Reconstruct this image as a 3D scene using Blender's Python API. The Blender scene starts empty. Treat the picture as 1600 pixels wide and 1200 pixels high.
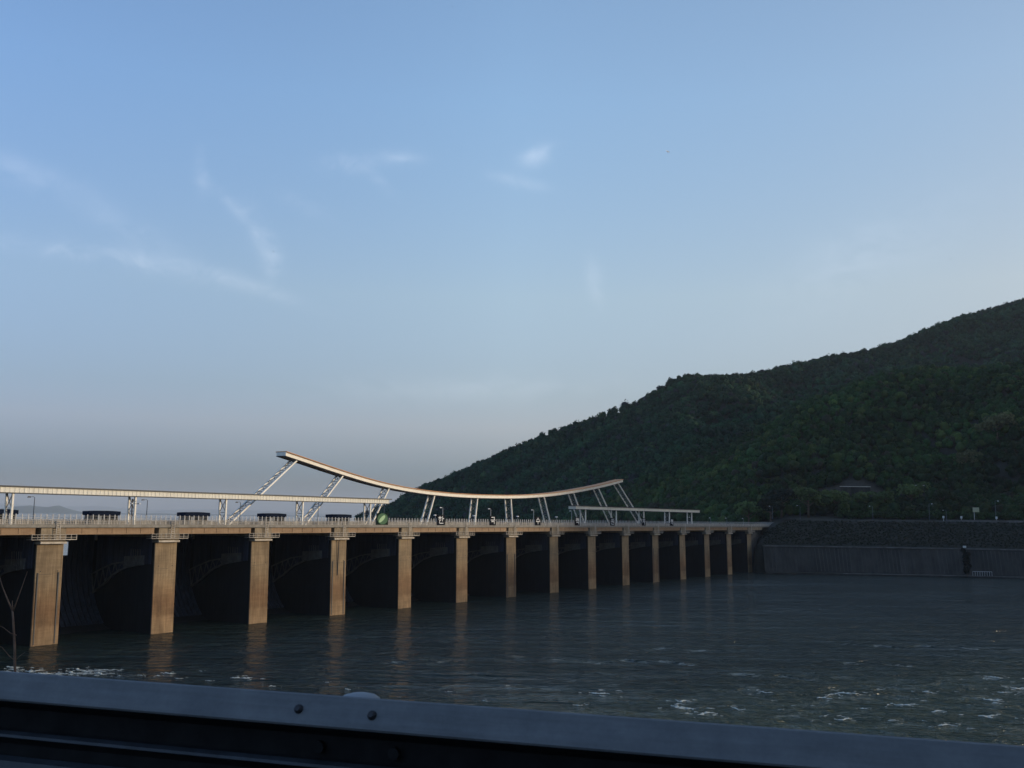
import bpy, math, random
import numpy as np
from mathutils import Vector, Matrix
R = math.radians
rnd = random.Random(7)
rng = np.random.default_rng(11)
SC = bpy.context.scene
COL = SC.collection

# ------------------------------------------------------------------ camera
CAM_Z = 23.72
cam_d = bpy.data.cameras.new('camera')
cam = bpy.data.objects.new('camera', cam_d); COL.objects.link(cam)
cam_d.sensor_fit = 'HORIZONTAL'; cam_d.sensor_width = 36.0
cam_d.lens = 36.0 * 1547.5 / 1600.0
cam_d.clip_start = 0.1; cam_d.clip_end = 60000
cam.matrix_world = (Matrix.Translation((0, 0, CAM_Z)) @ Matrix.Rotation(R(90 + 7.73), 4, 'X')
                    @ Matrix.Rotation(R(0.7225), 4, 'Z'))
SC.camera = cam
cam_d.dof.use_dof = True; cam_d.dof.focus_distance = 240.0; cam_d.dof.aperture_fstop = 9.0

# ------------------------------------------------------------------ light
SUN_AZ, SUN_EL = 79.0, 10.0            # degrees clockwise from +Y, above the horizon
SC.view_settings.view_transform = 'Standard'; SC.view_settings.look = 'None'
SC.view_settings.gamma = 1.0; SC.view_settings.exposure = 0.35
sun_d = bpy.data.lights.new('sun', 'SUN'); sun_d.energy = 2.1; sun_d.angle = R(0.6)
sun_d.color = (1.0, 0.83, 0.60)
sun = bpy.data.objects.new('sun', sun_d); COL.objects.link(sun)
sdir = Vector((math.sin(R(SUN_AZ)) * math.cos(R(SUN_EL)), math.cos(R(SUN_AZ)) * math.cos(R(SUN_EL)), math.sin(R(SUN_EL))))
sun.rotation_euler = sdir.to_track_quat('Z', 'Y').to_euler()
sun.location = sdir * 200 + Vector((0, 0, 60))

W = bpy.data.worlds.new('World'); SC.world = W; W.use_nodes = True
nt = W.node_tree; nt.nodes.clear()
def N(t, **k):
    n = nt.nodes.new(t)
    for a, b in k.items(): setattr(n, a, b)
    return n
def ramp(cr, stops):
    e = cr.elements
    while len(e) > 1: e.remove(e[0])
    e[0].position = stops[0][0]; e[0].color = (*stops[0][1], 1) if len(stops[0][1]) == 3 else stops[0][1]
    for p, c in stops[1:]:
        n = e.new(p); n.color = (*c, 1)
def mth(op, a, b=None, clamp=False):
    m = N('ShaderNodeMath', operation=op, use_clamp=clamp)
    for i, q in enumerate((a, b)):
        if q is None: continue
        if isinstance(q, (int, float)): m.inputs[i].default_value = q
        else: nt.links.new(q, m.inputs[i])
    return m.outputs[0]
sky = N('ShaderNodeTexSky', sky_type='NISHITA', sun_disc=False)
sky.sun_elevation = R(SUN_EL); sky.sun_rotation = R(SUN_AZ)
sky.altitude = 50; sky.air_density = 1.3; sky.dust_density = 1.2; sky.ozone_density = 2.0
tc = N('ShaderNodeTexCoord')
sep = N('ShaderNodeSeparateXYZ'); nt.links.new(tc.outputs['Generated'], sep.inputs[0])
tint = N('ShaderNodeValToRGB')
SKY_TINT = [(0.0, (0.26, 0.40, 0.98)), (0.044, (0.36, 0.53, 1.22)), (0.09, (0.68, 0.73, 1.20)), (0.125, (0.73, 0.79, 1.14)), (0.22, (1.03, 1.05, 1.24)), (0.40, (1.13, 1.27, 1.52)), (1.0, (1.1, 1.2, 1.4))]
ramp(tint.color_ramp, SKY_TINT)
nt.links.new(sep.outputs['Z'], tint.inputs[0])
azt = N('ShaderNodeValToRGB')                 # hazier and more neutral towards the sunward side
ramp(azt.color_ramp, [(0.25, (0.99, 1.0, 1.12)), (0.5, (1.24, 1.16, 1.12)), (0.72, (1.0, 0.87, 0.79)), (1.0, (0.9, 0.85, 0.78))])
xx = N('ShaderNodeMath', operation='MULTIPLY_ADD'); nt.links.new(sep.outputs['X'], xx.inputs[0]); xx.inputs[1].default_value = 0.5; xx.inputs[2].default_value = 0.5
nt.links.new(xx.outputs[0], azt.inputs[0])
mul0 = N('ShaderNodeMix', data_type='RGBA', blend_type='MULTIPLY'); mul0.inputs[0].default_value = 1
nt.links.new(sky.outputs[0], mul0.inputs[6]); nt.links.new(azt.outputs[0], mul0.inputs[7])
mul = N('ShaderNodeMix', data_type='RGBA', blend_type='MULTIPLY'); mul.inputs[0].default_value = 1
nt.links.new(mul0.outputs[2], mul.inputs[6]); nt.links.new(tint.outputs[0], mul.inputs[7])
# thin cirrus: a few wisps, each a stretched soft patch round its own direction, broken by noise
def sdirv(az, el):
    return Vector((math.sin(R(az)) * math.cos(R(el)), math.cos(R(az)) * math.cos(R(el)), math.sin(R(el))))
noi = N('ShaderNodeTexNoise'); noi.inputs['Scale'].default_value = 22; noi.inputs['Detail'].default_value = 9
noi.inputs['Roughness'].default_value = 0.6; noi.inputs['Distortion'].default_value = 0.9
mpn = N('ShaderNodeMapping'); mpn.inputs['Scale'].default_value = (1, 1, 1.6)
nt.links.new(tc.outputs['Generated'], mpn.inputs[0]); nt.links.new(mpn.outputs[0], noi.inputs['Vector'])
nmask = mth('MULTIPLY', mth('SUBTRACT', noi.outputs[0], 0.36), 3.0, True)
total = None
# az, el, half-length deg, half-width deg, tilt deg, strength
WISPS = [(-25.0, 13.7, 3.6, 0.45, -2, 0.42), (-20.0, 13.5, 3.2, 0.55, -9, 0.5), (-15.3, 12.8, 2.8, 0.38, -16, 0.5), (-18.2, 18.6, 0.35, 1.0, 4, 0.42), (-16.6, 17.2, 1.5, 0.35, -38, 0.34),
         (-14.7, 15.6, 1.5, 0.6, -62, 0.5), (-14.0, 14.0, 0.5, 1.0, 6, 0.36), (-21.6, 15.2, 2.6, 0.6, -20, 0.3), (-10.0, 19.9, 1.2, 0.45, 4, 0.62), (-6.9, 20.4, 1.1, 0.42, 2, 0.5),
         (-8.0, 19.0, 1.0, 0.3, -42, 0.3), (1.3, 20.8, 0.9, 0.55, 26, 0.66), (0.2, 19.3, 1.5, 0.35, -12, 0.4), (4.8, 13.6, 0.45, 1.2, 8, 0.42), (-27.0, 17.4, 3.5, 0.7, -14, 0.28), (-12.4, 17.4, 1.3, 0.4, -20, 0.26),
         (-3.0, 7.4, 7.5, 0.8, 2, 0.3), (20, 14.5, 5, 1.8, 25, 0.25)]
for az, el, hl, hw, tilt, st in WISPS:
    c = sdirv(az, el)
    e1 = Vector((math.cos(R(az)), -math.sin(R(az)), 0)); e2 = c.cross(e1) * -1
    if e2.z < 0: e2 = -e2
    ax = e1 * math.cos(R(tilt)) + e2 * math.sin(R(tilt)); bx = -e1 * math.sin(R(tilt)) + e2 * math.cos(R(tilt))
    s = None
    for vec, h in ((ax, hl), (bx, hw)):
        v = vec / math.sin(R(h))
        d = N('ShaderNodeVectorMath', operation='DOT_PRODUCT'); nt.links.new(tc.outputs['Generated'], d.inputs[0]); d.inputs[1].default_value = v
        q = mth('SUBTRACT', d.outputs['Value'], c.dot(v)); q = mth('MULTIPLY', q, q)
        s = q if s is None else mth('ADD', s, q)
    g = mth('MULTIPLY', mth('POWER', 2.718, mth('MULTIPLY', s, -1.0)), st)
    total = g if total is None else mth('ADD', total, g)
front = mth('GREATER_THAN', sep.outputs['Y'], 0.0)
cf = mth('MULTIPLY', mth('MULTIPLY', total, mth('ADD', 0.12, mth('MULTIPLY', nmask, 0.9))), mth('MULTIPLY', front, 0.28), True)
cl = N('ShaderNodeMix', data_type='RGBA'); nt.links.new(cf, cl.inputs[0]); nt.links.new(mul.outputs[2], cl.inputs[6])
CLOUD_COL = (6.2, 6.6, 7.3, 1)
cl.inputs[7].default_value = CLOUD_COL
bg = N('ShaderNodeBackground'); bg.inputs[1].default_value = 0.15
nt.links.new(cl.outputs[2], bg.inputs[0])
wo = N('ShaderNodeOutputWorld'); nt.links.new(bg.outputs[0], wo.inputs[0])

# ------------------------------------------------------------------ frames and helpers
DAM_ANG = math.atan2(0.8266367, 0.5627360)           # local x runs along the dam, y upstream
DU = Vector((0.5627360, 0.8266367, 0)); DV = Vector((-0.8266367, 0.5627360, 0)); P0 = Vector((-83.786, 183.502, 0))
def DP(u, v, z): return P0 + DU * u + DV * v + Vector((0, 0, z))

def mat(name, color, rough=0.8, metal=0.0, noise=None, spec=0.5, bump=None, attr=None, extra=None):
    m = bpy.data.materials.new(name); m.use_nodes = True
    t = m.node_tree; b = t.nodes['Principled BSDF']
    b.inputs['Base Color'].default_value = (*color, 1); b.inputs['Roughness'].default_value = rough
    b.inputs['Metallic'].default_value = metal; b.inputs['Specular IOR Level'].default_value = spec
    co = t.nodes.new('ShaderNodeTexCoord')
    oi = t.nodes.new('ShaderNodeObjectInfo'); vs = t.nodes.new('ShaderNodeVectorMath'); vs.operation = 'SCALE'; vs.inputs[0].default_value = (37.0, 53.0, 29.0)
    t.links.new(oi.outputs['Random'], vs.inputs['Scale']); va = t.nodes.new('ShaderNodeVectorMath'); t.links.new(co.outputs['Object'], va.inputs[0]); t.links.new(vs.outputs[0], va.inputs[1])
    last = None
    if attr:
        a = t.nodes.new('ShaderNodeAttribute'); a.attribute_name = attr; last = a.outputs['Color']
    if noise:
        for (scale, stretch, lo, hi) in noise:
            mp = t.nodes.new('ShaderNodeMapping'); mp.inputs['Scale'].default_value = stretch
            t.links.new(va.outputs[0], mp.inputs[0])
            n = t.nodes.new('ShaderNodeTexNoise'); n.inputs['Scale'].default_value = scale; n.inputs['Detail'].default_value = 6
            n.inputs['Roughness'].default_value = 0.62
            t.links.new(mp.outputs[0], n.inputs['Vector'])
            r = t.nodes.new('ShaderNodeValToRGB')
            r.color_ramp.elements[0].position = 0.32; r.color_ramp.elements[0].color = (*lo, 1)
            r.color_ramp.elements[1].position = 0.68; r.color_ramp.elements[1].color = (*hi, 1)
            t.links.new(n.outputs[0], r.inputs[0])
            mx = t.nodes.new('ShaderNodeMix'); mx.data_type = 'RGBA'; mx.blend_type = 'MULTIPLY'; mx.inputs[0].default_value = 1
            if last is None: mx.inputs[6].default_value = (*color, 1)
            else: t.links.new(last, mx.inputs[6])
            t.links.new(r.outputs[0], mx.inputs[7]); last = mx.outputs[2]
    if last is not None: t.links.new(last, b.inputs['Base Color'])
    if bump:
        sc_, st_, dist = bump
        n = t.nodes.new('ShaderNodeTexNoise'); n.inputs['Scale'].default_value = sc_; n.inputs['Detail'].default_value = 5
        t.links.new(co.outputs['Object'], n.inputs['Vector'])
        bp = t.nodes.new('ShaderNodeBump'); bp.inputs['Strength'].default_value = st_; bp.inputs['Distance'].default_value = dist
        t.links.new(n.outputs[0], bp.inputs['Height']); t.links.new(bp.outputs[0], b.inputs['Normal'])
    return m

class MB:
    def __init__(s): s.v = []; s.f = []; s.m = []
    def face(s, pts, mi=0):
        k = len(s.v); s.v += [tuple(p) for p in pts]; s.f.append(tuple(range(k, k + len(pts)))); s.m.append(mi)
    def box(s, x0, x1, y0, y1, z0, z1, mi=0, top=None):
        k = len(s.v)
        s.v += [(x0, y0, z0), (x1, y0, z0), (x1, y1, z0), (x0, y1, z0)]
        if top: x0, x1, y0, y1 = top
        s.v += [(x0, y0, z1), (x1, y0, z1), (x1, y1, z1), (x0, y1, z1)]
        for q in ((0, 3, 2, 1), (4, 5, 6, 7), (0, 1, 5, 4), (1, 2, 6, 5), (2, 3, 7, 6), (3, 0, 4, 7)):
            s.f.append(tuple(k + i for i in q)); s.m.append(mi)
        return s
    def bar(s, a, b, w, h=None, mi=0, up=(0, 0, 1)):
        a = Vector(a); b = Vector(b); h = h or w; d = (b - a).normalized(); u = Vector(up)
        if abs(d.dot(u)) > 0.98: u = Vector((0, 1, 0))
        x = d.cross(u).normalized(); y = x.cross(d).normalized(); k = len(s.v)
        for c in (a, b):
            for i, j in ((-1, -1), (1, -1), (1, 1), (-1, 1)): s.v.append(tuple(c + x * (w / 2 * i) + y * (h / 2 * j)))
        for q in ((0, 3, 2, 1), (4, 5, 6, 7), (0, 1, 5, 4), (1, 2, 6, 5), (2, 3, 7, 6), (3, 0, 4, 7)):
            s.f.append(tuple(k + i for i in q)); s.m.append(mi)
        return s
    def tube(s, pts, rad, n=8, mi=0):
        pts = [Vector(p) for p in pts]; k = len(s.v)
        rad = rad if isinstance(rad, (list, tuple)) else [rad] * len(pts)
        for i, p in enumerate(pts):
            d = (pts[min(i + 1, len(pts) - 1)] - pts[max(i - 1, 0)]).normalized()
            u = Vector((0, 0, 1)) if abs(d.z) < 0.9 else Vector((1, 0, 0))
            x = d.cross(u).normalized(); y = x.cross(d)
            for j in range(n):
                a = 2 * math.pi * j / n; s.v.append(tuple(p + (x * math.cos(a) + y * math.sin(a)) * rad[i]))
        for i in range(len(pts) - 1):
            for j in range(n):
                s.f.append((k + i * n + j, k + i * n + (j + 1) % n, k + (i + 1) * n + (j + 1) % n, k + (i + 1) * n + j)); s.m.append(mi)
        s.f.append(tuple(k + j for j in reversed(range(n)))); s.m.append(mi)
        s.f.append(tuple(k + (len(pts) - 1) * n + j for j in range(n))); s.m.append(mi)
        return s
    def sweep(s, path, prof, mi=0, close=False):
        """path: points with side vectors; prof: (offset, z)"""
        k = len(s.v); n = len(prof)
        for (p, sd) in path:
            for o, z in prof: s.v.append((p[0] + sd[0] * o, p[1] + sd[1] * o, z))
        for i in range(len(path) - 1):
            for j in range(n - 1 + (1 if close else 0)):
                s.f.append((k + i * n + j, k + (i + 1) * n + j, k + (i + 1) * n + (j + 1) % n, k + i * n + (j + 1) % n)); s.m.append(mi)
        return s
    def build(s, name, mats, parent=None, smooth=False, bevel=0):
        me = bpy.data.meshes.new(name); me.from_pydata(s.v, [], s.f)
        mats = mats if isinstance(mats, (list, tuple)) else [mats]
        for m in mats: me.materials.append(m)
        if len(mats) > 1: me.polygons.foreach_set('material_index', s.m)
        if smooth: me.polygons.foreach_set('use_smooth', [True] * len(me.polygons))
        me.update()
        o = bpy.data.objects.new(name, me); COL.objects.link(o)
        if parent: o.parent = parent
        if bevel:
            b = o.modifiers.new('bevel', 'BEVEL'); b.width = bevel; b.segments = 1; b.limit_method = 'ANGLE'
        return o
def tag(o, label=None, cat=None, group=None, kind=None):
    if label: o['label'] = label
    if cat: o['category'] = cat
    if group: o['group'] = group
    if kind: o['kind'] = kind
    return o
def empty(name, loc, rz=0.0):
    o = bpy.data.objects.new(name, None); COL.objects.link(o); o.location = loc; o.rotation_euler = (0, 0, rz); o.empty_display_size = 1
    return o
def copy_tree(o, parent=None):
    c = o.copy(); COL.objects.link(c)
    if parent: c.parent = parent
    for ch in [x for x in COL.objects if x.parent == o]: copy_tree(ch, c)
    return c
def npmesh(name, V, F, mats, colors=None, smooth=False, parent=None):
    """V (n,3), F (m,k) constant k"""
    me = bpy.data.meshes.new(name); k = F.shape[1]
    me.vertices.add(len(V)); me.vertices.foreach_set('co', V.astype(np.float32).ravel())
    me.loops.add(F.size); me.loops.foreach_set('vertex_index', F.astype(np.int32).ravel())
    me.polygons.add(len(F)); me.polygons.foreach_set('loop_start', np.arange(0, F.size, k, dtype=np.int32))
    me.polygons.foreach_set('loop_total', np.full(len(F), k, dtype=np.int32))
    if smooth: me.polygons.foreach_set('use_smooth', np.ones(len(F), dtype=bool))
    for m in (mats if isinstance(mats, list) else [mats]): me.materials.append(m)
    if colors is not None:
        a = me.color_attributes.new('tint', 'FLOAT_COLOR', 'POINT')
        c = np.ones((len(V), 4), np.float32); c[:, :3] = colors; a.data.foreach_set('color', c.ravel())
    me.update(calc_edges=True); me.validate()
    o = bpy.data.objects.new(name, me); COL.objects.link(o)
    if parent: o.parent = parent
    return o

# ------------------------------------------------------------------ materials
M = {}
def pier_mat():
    m = mat('pier_concrete', (0.32, 0.255, 0.172), 0.9,
            noise=[(0.35, (1, 1, 0.5), (0.62, 0.60, 0.57), (1.12, 1.10, 1.06)), (1.0, (0.25, 0.25, 2.6), (0.84, 0.82, 0.80), (1.06, 1.06, 1.06)),
                   (1.2, (2.2, 1, 0.13), (0.66, 0.62, 0.60), (1.08, 1.08, 1.08))], bump=(3, 0.4, 0.05))
    t = m.node_tree; b = t.nodes['Principled BSDF']; src = b.inputs['Base Color'].links[0].from_socket
    co = t.nodes.new('ShaderNodeTexCoord'); sp = t.nodes.new('ShaderNodeSeparateXYZ'); t.links.new(co.outputs['Object'], sp.inputs[0])
    r = t.nodes.new('ShaderNodeValToRGB')       # tide marks: reddish damp band above the water, pale splash line at the foot
    n = t.nodes.new('ShaderNodeTexNoise'); n.inputs['Scale'].default_value = 0.6; t.links.new(co.outputs['Object'], n.inputs['Vector'])
    ad = t.nodes.new('ShaderNodeMath'); ad.operation = 'MULTIPLY_ADD'; t.links.new(n.outputs[0], ad.inputs[0]); ad.inputs[1].default_value = 1.8; t.links.new(sp.outputs['Z'], ad.inputs[2])
    dv = t.nodes.new('ShaderNodeMath'); dv.operation = 'DIVIDE'; t.links.new(ad.outputs[0], dv.inputs[0]); dv.inputs[1].default_value = 20
    e = r.color_ramp.elements; e[0].position = 0.0; e[0].color = (0.75, 0.6, 0.45, 1); e[1].position = 1.0; e[1].color = (1, 1, 1, 1)
    for p, c in ((0.05, (1.05, 0.95, 0.85)), (0.2, (1.02, 0.88, 0.76)), (0.235, (0.74, 0.60, 0.48)), (0.35, (0.80, 0.62, 0.50)), (0.47, (0.92, 0.78, 0.66)), (0.62, (1.0, 0.96, 0.9)), (0.9, (1.02, 1.0, 0.97))):
        x = e.new(p); x.color = (*c, 1)
    t.links.new(dv.outputs[0], r.inputs[0])
    mx = t.nodes.new('ShaderNodeMix'); mx.data_type = 'RGBA'; mx.blend_type = 'MULTIPLY'; mx.inputs[0].default_value = 1
    t.links.new(src, mx.inputs[6]); t.links.new(r.outputs[0], mx.inputs[7])
    oi = t.nodes.new('ShaderNodeObjectInfo'); rr = t.nodes.new('ShaderNodeValToRGB'); t.links.new(oi.outputs['Random'], rr.inputs[0])   # each pier weathered a little differently
    rr.color_ramp.elements[0].color = (0.84, 0.82, 0.80, 1); rr.color_ramp.elements[1].color = (1.14, 1.10, 1.04, 1)
    my = t.nodes.new('ShaderNodeMix'); my.data_type = 'RGBA'; my.blend_type = 'MULTIPLY'; my.inputs[0].default_value = 1
    t.links.new(mx.outputs[2], my.inputs[6]); t.links.new(rr.outputs[0], my.inputs[7]); t.links.new(my.outputs[2], b.inputs['Base Color'])
    return m
M['pier'] = pier_mat()
M['bayshade'] = mat('bay_shade_concrete', (0.006, 0.0065, 0.009), 0.85, noise=[(0.8, (1.5, 1.5, 0.15), (0.45, 0.45, 0.5), (1.5, 1.5, 1.5)), (0.3, (1, 1, 1), (0.6, 0.6, 0.6), (1.3, 1.3, 1.3))])  # near-black colour paints the deep bay shade onto pier flanks and weirs
M['cap'] = mat('pale_cap_concrete', (0.56, 0.50, 0.43), 0.85, noise=[(0.9, (1, 1, 1), (0.7, 0.68, 0.65), (1.1, 1.1, 1.1))])
M['block'] = mat('bearing_block_concrete', (0.30, 0.245, 0.175), 0.9, noise=[(1.1, (1, 1, 0.4), (0.6, 0.56, 0.5), (1.15, 1.12, 1.1))])
M['girder'] = mat('tan_girder_paint', (0.32, 0.22, 0.135), 0.75, noise=[(0.5, (0.5, 1, 2), (0.8, 0.72, 0.64), (1.1, 1.08, 1.05)), (1.5, (3, 1, 0.15), (0.82, 0.76, 0.7), (1.04, 1.03, 1.02))])
M['deck'] = mat('deck_concrete', (0.27, 0.25, 0.22), 0.9, noise=[(0.8, (1, 1, 1), (0.75, 0.73, 0.7), (1.1, 1.1, 1.1))])
M['parapet'] = mat('grey_beige_parapet', (0.44, 0.40, 0.35), 0.85, noise=[(1.2, (1, 1, 0.3), (0.6, 0.58, 0.56), (1.2, 1.18, 1.15))])
M['gate'] = mat('navy_gate_steel', (0.021, 0.028, 0.050), 0.7, noise=[(0.9, (2, 2, 0.12), (0.5, 0.5, 0.5), (1.7, 1.6, 1.5))])
M['gatearm'] = mat('weathered_gate_arm_steel', (0.13, 0.125, 0.12), 0.7, noise=[(0.8, (1, 1, 1), (0.6, 0.6, 0.6), (1.2, 1.2, 1.2))])
M['white'] = mat('white_painted_steel', (0.86, 0.80, 0.70), 0.5, noise=[(0.7, (1, 1, 2), (0.86, 0.85, 0.83), (1.04, 1.04, 1.04))])
M['fascia'] = mat('off_white_ribbed_fascia', (0.82, 0.78, 0.68), 0.6, noise=[(1.0, (2.5, 1, 0.2), (0.84, 0.83, 0.82), (1.05, 1.05, 1.05))])
M['darksteel'] = mat('dark_grey_steel', (0.045, 0.045, 0.048), 0.6)
M['lace'] = mat('grey_lacing_steel', (0.18, 0.175, 0.17), 0.6)
M['orange'] = mat('orange_brown_roof_sheet', (0.55, 0.24, 0.08), 0.6, noise=[(0.6, (1, 1, 1), (0.8, 0.75, 0.7), (1.1, 1.1, 1.1))])
M['navyroof'] = mat('navy_roof_sheet', (0.006, 0.012, 0.03), 0.9, spec=0.1, noise=[(1, (1, 1, 1), (0.8, 0.8, 0.8), (1.2, 1.2, 1.2))])
M['cabin'] = mat('grey_cabin_wall', (0.09, 0.088, 0.085), 0.85, noise=[(1.4, (1, 1, 0.3), (0.7, 0.7, 0.7), (1.1, 1.1, 1.1))])
M['glass'] = mat('dark_window_glass', (0.01, 0.012, 0.015), 0.1)
M['galv'] = mat('galvanised_post_steel', (0.46, 0.45, 0.44), 0.6)
M['lamppost'] = mat('blue_grey_lamp_steel', (0.10, 0.12, 0.15), 0.5, 0.2)
M['lamphead'] = mat('pale_lamp_head', (0.62, 0.62, 0.62), 0.4)
M['signnavy'] = mat('navy_sign_panel', (0.002, 0.003, 0.009), 0.8, spec=0.1)
M['signwhite'] = mat('white_letter_sheet', (0.72, 0.72, 0.72), 0.6)
M['green'] = mat('green_logo_sheet', (0.015, 0.10, 0.035), 0.7)
M['palegreen'] = mat('pale_green_logo_sheet', (0.22, 0.42, 0.20), 0.5)
M['rail'] = mat('blue_grey_painted_beam', (0.128, 0.134, 0.142), 0.6, noise=[(5, (1, 1, 1), (0.74, 0.75, 0.77), (1.12, 1.11, 1.10)), (14, (0.15, 1, 3), (0.82, 0.80, 0.78), (1.05, 1.05, 1.05)), (60, (1, 1, 1), (0.93, 0.93, 0.93), (1.05, 1.05, 1.05))], bump=(140, 0.15, 0.002))
M['railblack'] = mat('black_web_steel', (0.006, 0.006, 0.007), 0.75, noise=[(9, (1, 1, 1), (0.5, 0.5, 0.5), (1.8, 1.7, 1.6))], spec=0.2)  # near-black blotchy colour for the recessed webs and web bolts
M['railridge'] = mat('worn_blue_steel', (0.028, 0.033, 0.042), 0.6, noise=[(7, (1, 1, 1), (0.5, 0.5, 0.5), (1.3, 1.3, 1.3))])
M['bolt'] = mat('rusty_bolt_steel', (0.035, 0.035, 0.04), 0.6, 0.4)
M['bark'] = mat('brown_bark', (0.10, 0.07, 0.05), 0.9, noise=[(3, (1, 1, 0.3), (0.6, 0.6, 0.6), (1.2, 1.2, 1.2))])
M['twig'] = mat('pale_brown_sapling_bark', (0.22, 0.13, 0.085), 0.9, noise=[(30, (1, 1, 0.3), (0.6, 0.6, 0.6), (1.2, 1.2, 1.2))])
M['revet'] = mat('dark_ribbed_revetment_concrete', (0.034, 0.033, 0.031), 0.9, noise=[(0.25, (1, 1, 0.3), (0.4, 0.4, 0.4), (1.5, 1.45, 1.4)), (0.05, (1, 1, 1), (0.5, 0.55, 0.5), (1.3, 1.25, 1.2))])
M['revetrib'] = mat('weathered_rib_concrete', (0.055, 0.052, 0.047), 0.9, noise=[(0.12, (1, 1, 0.3), (0.3, 0.3, 0.3), (1.3, 1.3, 1.3))])
M['coping'] = mat('pale_coping_concrete', (0.13, 0.125, 0.12), 0.9, noise=[(0.3, (1, 1, 1), (0.45, 0.45, 0.45), (1.2, 1.2, 1.2))])
M['abut'] = mat('stained_abutment_concrete', (0.07, 0.066, 0.06), 0.9, noise=[(0.5, (1, 1, 0.15), (0.3, 0.3, 0.32), (1.7, 1.6, 1.5)), (0.2, (1, 1, 1), (0.5, 0.5, 0.5), (1.3, 1.3, 1.3))])
M['asphalt'] = mat('asphalt', (0.05, 0.05, 0.052), 0.9, noise=[(4, (1, 1, 1), (0.8, 0.8, 0.8), (1.1, 1.1, 1.1))])
M['soil'] = mat('soil_and_leaf_litter', (0.020, 0.021, 0.015), 0.95, noise=[(0.05, (1, 1, 1), (0.6, 0.7, 0.6), (1.5, 1.2, 1.1)), (0.6, (1, 1, 1), (0.6, 0.6, 0.6), (1.2, 1.2, 1.2))])
M['slope'] = mat('slope_soil', (0.02, 0.02, 0.015), 0.95, noise=[(0.6, (1, 1, 1), (0.6, 0.6, 0.6), (1.2, 1.2, 1.2))], attr='tint')
M['leaf'] = mat('foliage', (0.05, 0.08, 0.03), 0.85, spec=0.15, attr='tint')
M['farhill'] = mat('far_wooded_hill', (0.04, 0.06, 0.035), 0.95, noise=[(0.004, (1, 1, 1), (0.7, 0.7, 0.7), (1.2, 1.2, 1.2))])
M['carblack'] = mat('black_car_paint', (0.01, 0.01, 0.012), 0.25)
M['tyre'] = mat('tyre_rubber', (0.015, 0.015, 0.015), 0.9)
M['bird'] = mat('dark_feathers', (0.02, 0.02, 0.022), 0.8)
M['birdwhite'] = mat('white_feathers', (0.8, 0.8, 0.8), 0.8)
M['signyellow'] = mat('pale_yellow_sign', (0.40, 0.38, 0.24), 0.6)

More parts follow.
